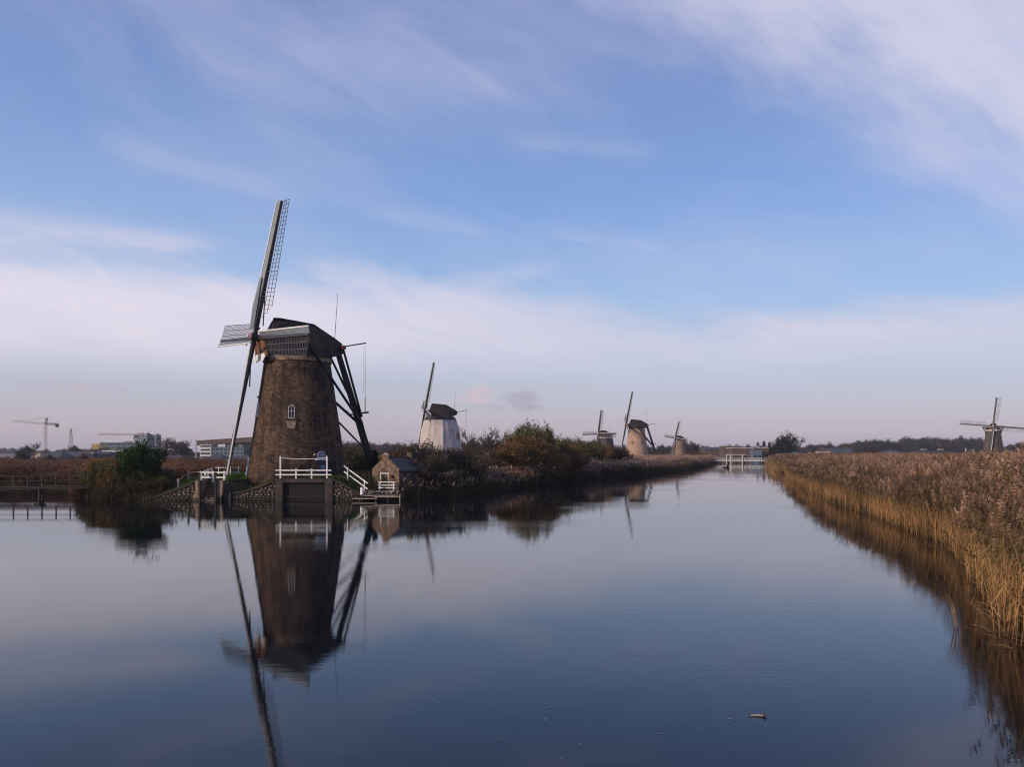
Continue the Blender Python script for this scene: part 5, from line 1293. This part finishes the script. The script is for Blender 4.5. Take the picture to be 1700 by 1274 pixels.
# floating branch
fl = empty('floating_branch', (0, 0, 0)); bp0 = W(1246, 1190, YW(1190)); bp1 = W(1268, 1191, YW(1191)); fl.location = (bp0.x, bp0.y, 0)
tag(fl, 'pale broken branch with dark twigs floating on the open water', 'branch'); d_ = Vector((bp1.x - bp0.x, bp1.y - bp0.y, 0))
m = MB(); m.beam((0, 0, .01), d_ * .6 + Vector((0, .01, .022)), .028, n=7, w2=.036); m.beam(d_ * .6 + Vector((0, .01, .022)), d_ + Vector((0, 0, .018)), .036, n=7, w2=.026); m.build('stem', wood_pale, fl)
m = MB(); m.beam(d_ * .95, d_ + Vector((.04, .05, .06)), .012, n=4); m.beam(d_ * .98, d_ + Vector((.05, -.04, .03)), .012, n=4); m.beam(d_ * .9, d_ + Vector((.01, -.06, .05)), .010, n=4); m.beam(d_ * .1, d_ * -.05 + Vector((-.02, .02, .03)), .01, n=4); m.build('twigs', wood_dark, fl)
r = random.Random(9); m = MB()
for i in range(46):
    py = r.uniform(1040, 1262); px = r.gauss(1020, 190) if i % 3 else r.uniform(620, 1250); p = W(px, py, YW(py)); a = r.uniform(0, 3.1); l = r.uniform(.015, .035); u = Vector((math.cos(a) * l, math.sin(a) * l, 0)); v = Vector((-math.sin(a) * l * .5, math.cos(a) * l * .5, 0)); z = Vector((0, 0, .008 - p.z))
    m.add([p - u + z, p - v + z + Vector((0, 0, .004)), p + u + z, p + v + z], [(0, 1, 2, 3)])
tag(m.build('floating_leaves', wood_pale), 'pale leaves and specks floating on the open water', 'leaves', kind='stuff')
# fallen reed stems leaning into the water by the near bank
r = random.Random(3)
for i, (px, py, px2, py2, hh) in enumerate(((1586, 1040, 1570, 985, .55), (1590, 1043, 1576, 990, .5), (1648, 1050, 1612, 1038, .08), (1640, 1032, 1600, 995, .4), (1660, 1012, 1618, 1000, .6), (1690, 1078, 1640, 1072, .1), (1672, 1050, 1618, 1010, .5))):
    pb = W(px, py, YW(py)); pt = W(px2, py2, pb.y); b = MB(); mid = pb.lerp(pt, .55) + Vector((.03, 0, .05)); b.beam(pb + Vector((0, 0, -.05)), mid, .020, n=4); b.beam(mid, pt, .018, n=4, w2=.008)
    for k in range(5):
        t = .35 + .13 * k; s0 = pb.lerp(pt, t); b.beam(s0, s0 + Vector((r.uniform(-.2, .2), r.uniform(-.1, .1), r.uniform(.02, .22))), .012, n=3, w2=.003)
    tag(b.build('reed_stem', mat('dead_reed_stem', (.26, .17, .08), .8, (.16, .1, .05), 4)), ['longest bent dead reed stem standing furthest out from the right bank', 'dead reed stem just inside the longest bent one', 'dead stem lying almost flat on the water by the right bank', 'dead stem slanting up between the flat one and the bent pair', 'uppermost dead stem jutting from the reeds over the water', 'lowest dead stem lying at the water near the picture edge', 'dead stem slanting out above the lowest lying one'][i], 'reed', 'fallen reed stems leaning out of the right bank')

# ------------------------------------------------------------------ thin air haze
hm = bpy.data.materials.new('air_haze'); hm.use_nodes = True
for n in list(hm.node_tree.nodes):
    if n.type == 'BSDF_PRINCIPLED': hm.node_tree.nodes.remove(n)
pv = hm.node_tree.nodes.new('ShaderNodeVolumePrincipled'); pv.inputs['Color'].default_value = (.78, .78, .92, 1); pv.inputs['Density'].default_value = .00015; pv.inputs['Anisotropy'].default_value = .1
hm.node_tree.links.new(pv.outputs[0], hm.node_tree.nodes['Material Output'].inputs['Volume'])
b = MB(); b.box(-4600, 4600, -500, 4600, -2.6, 42); tag(b.build('haze', hm), kind='stuff')
print('TRIS', sum(len(m.polygons) * 2 for m in bpy.data.meshes))
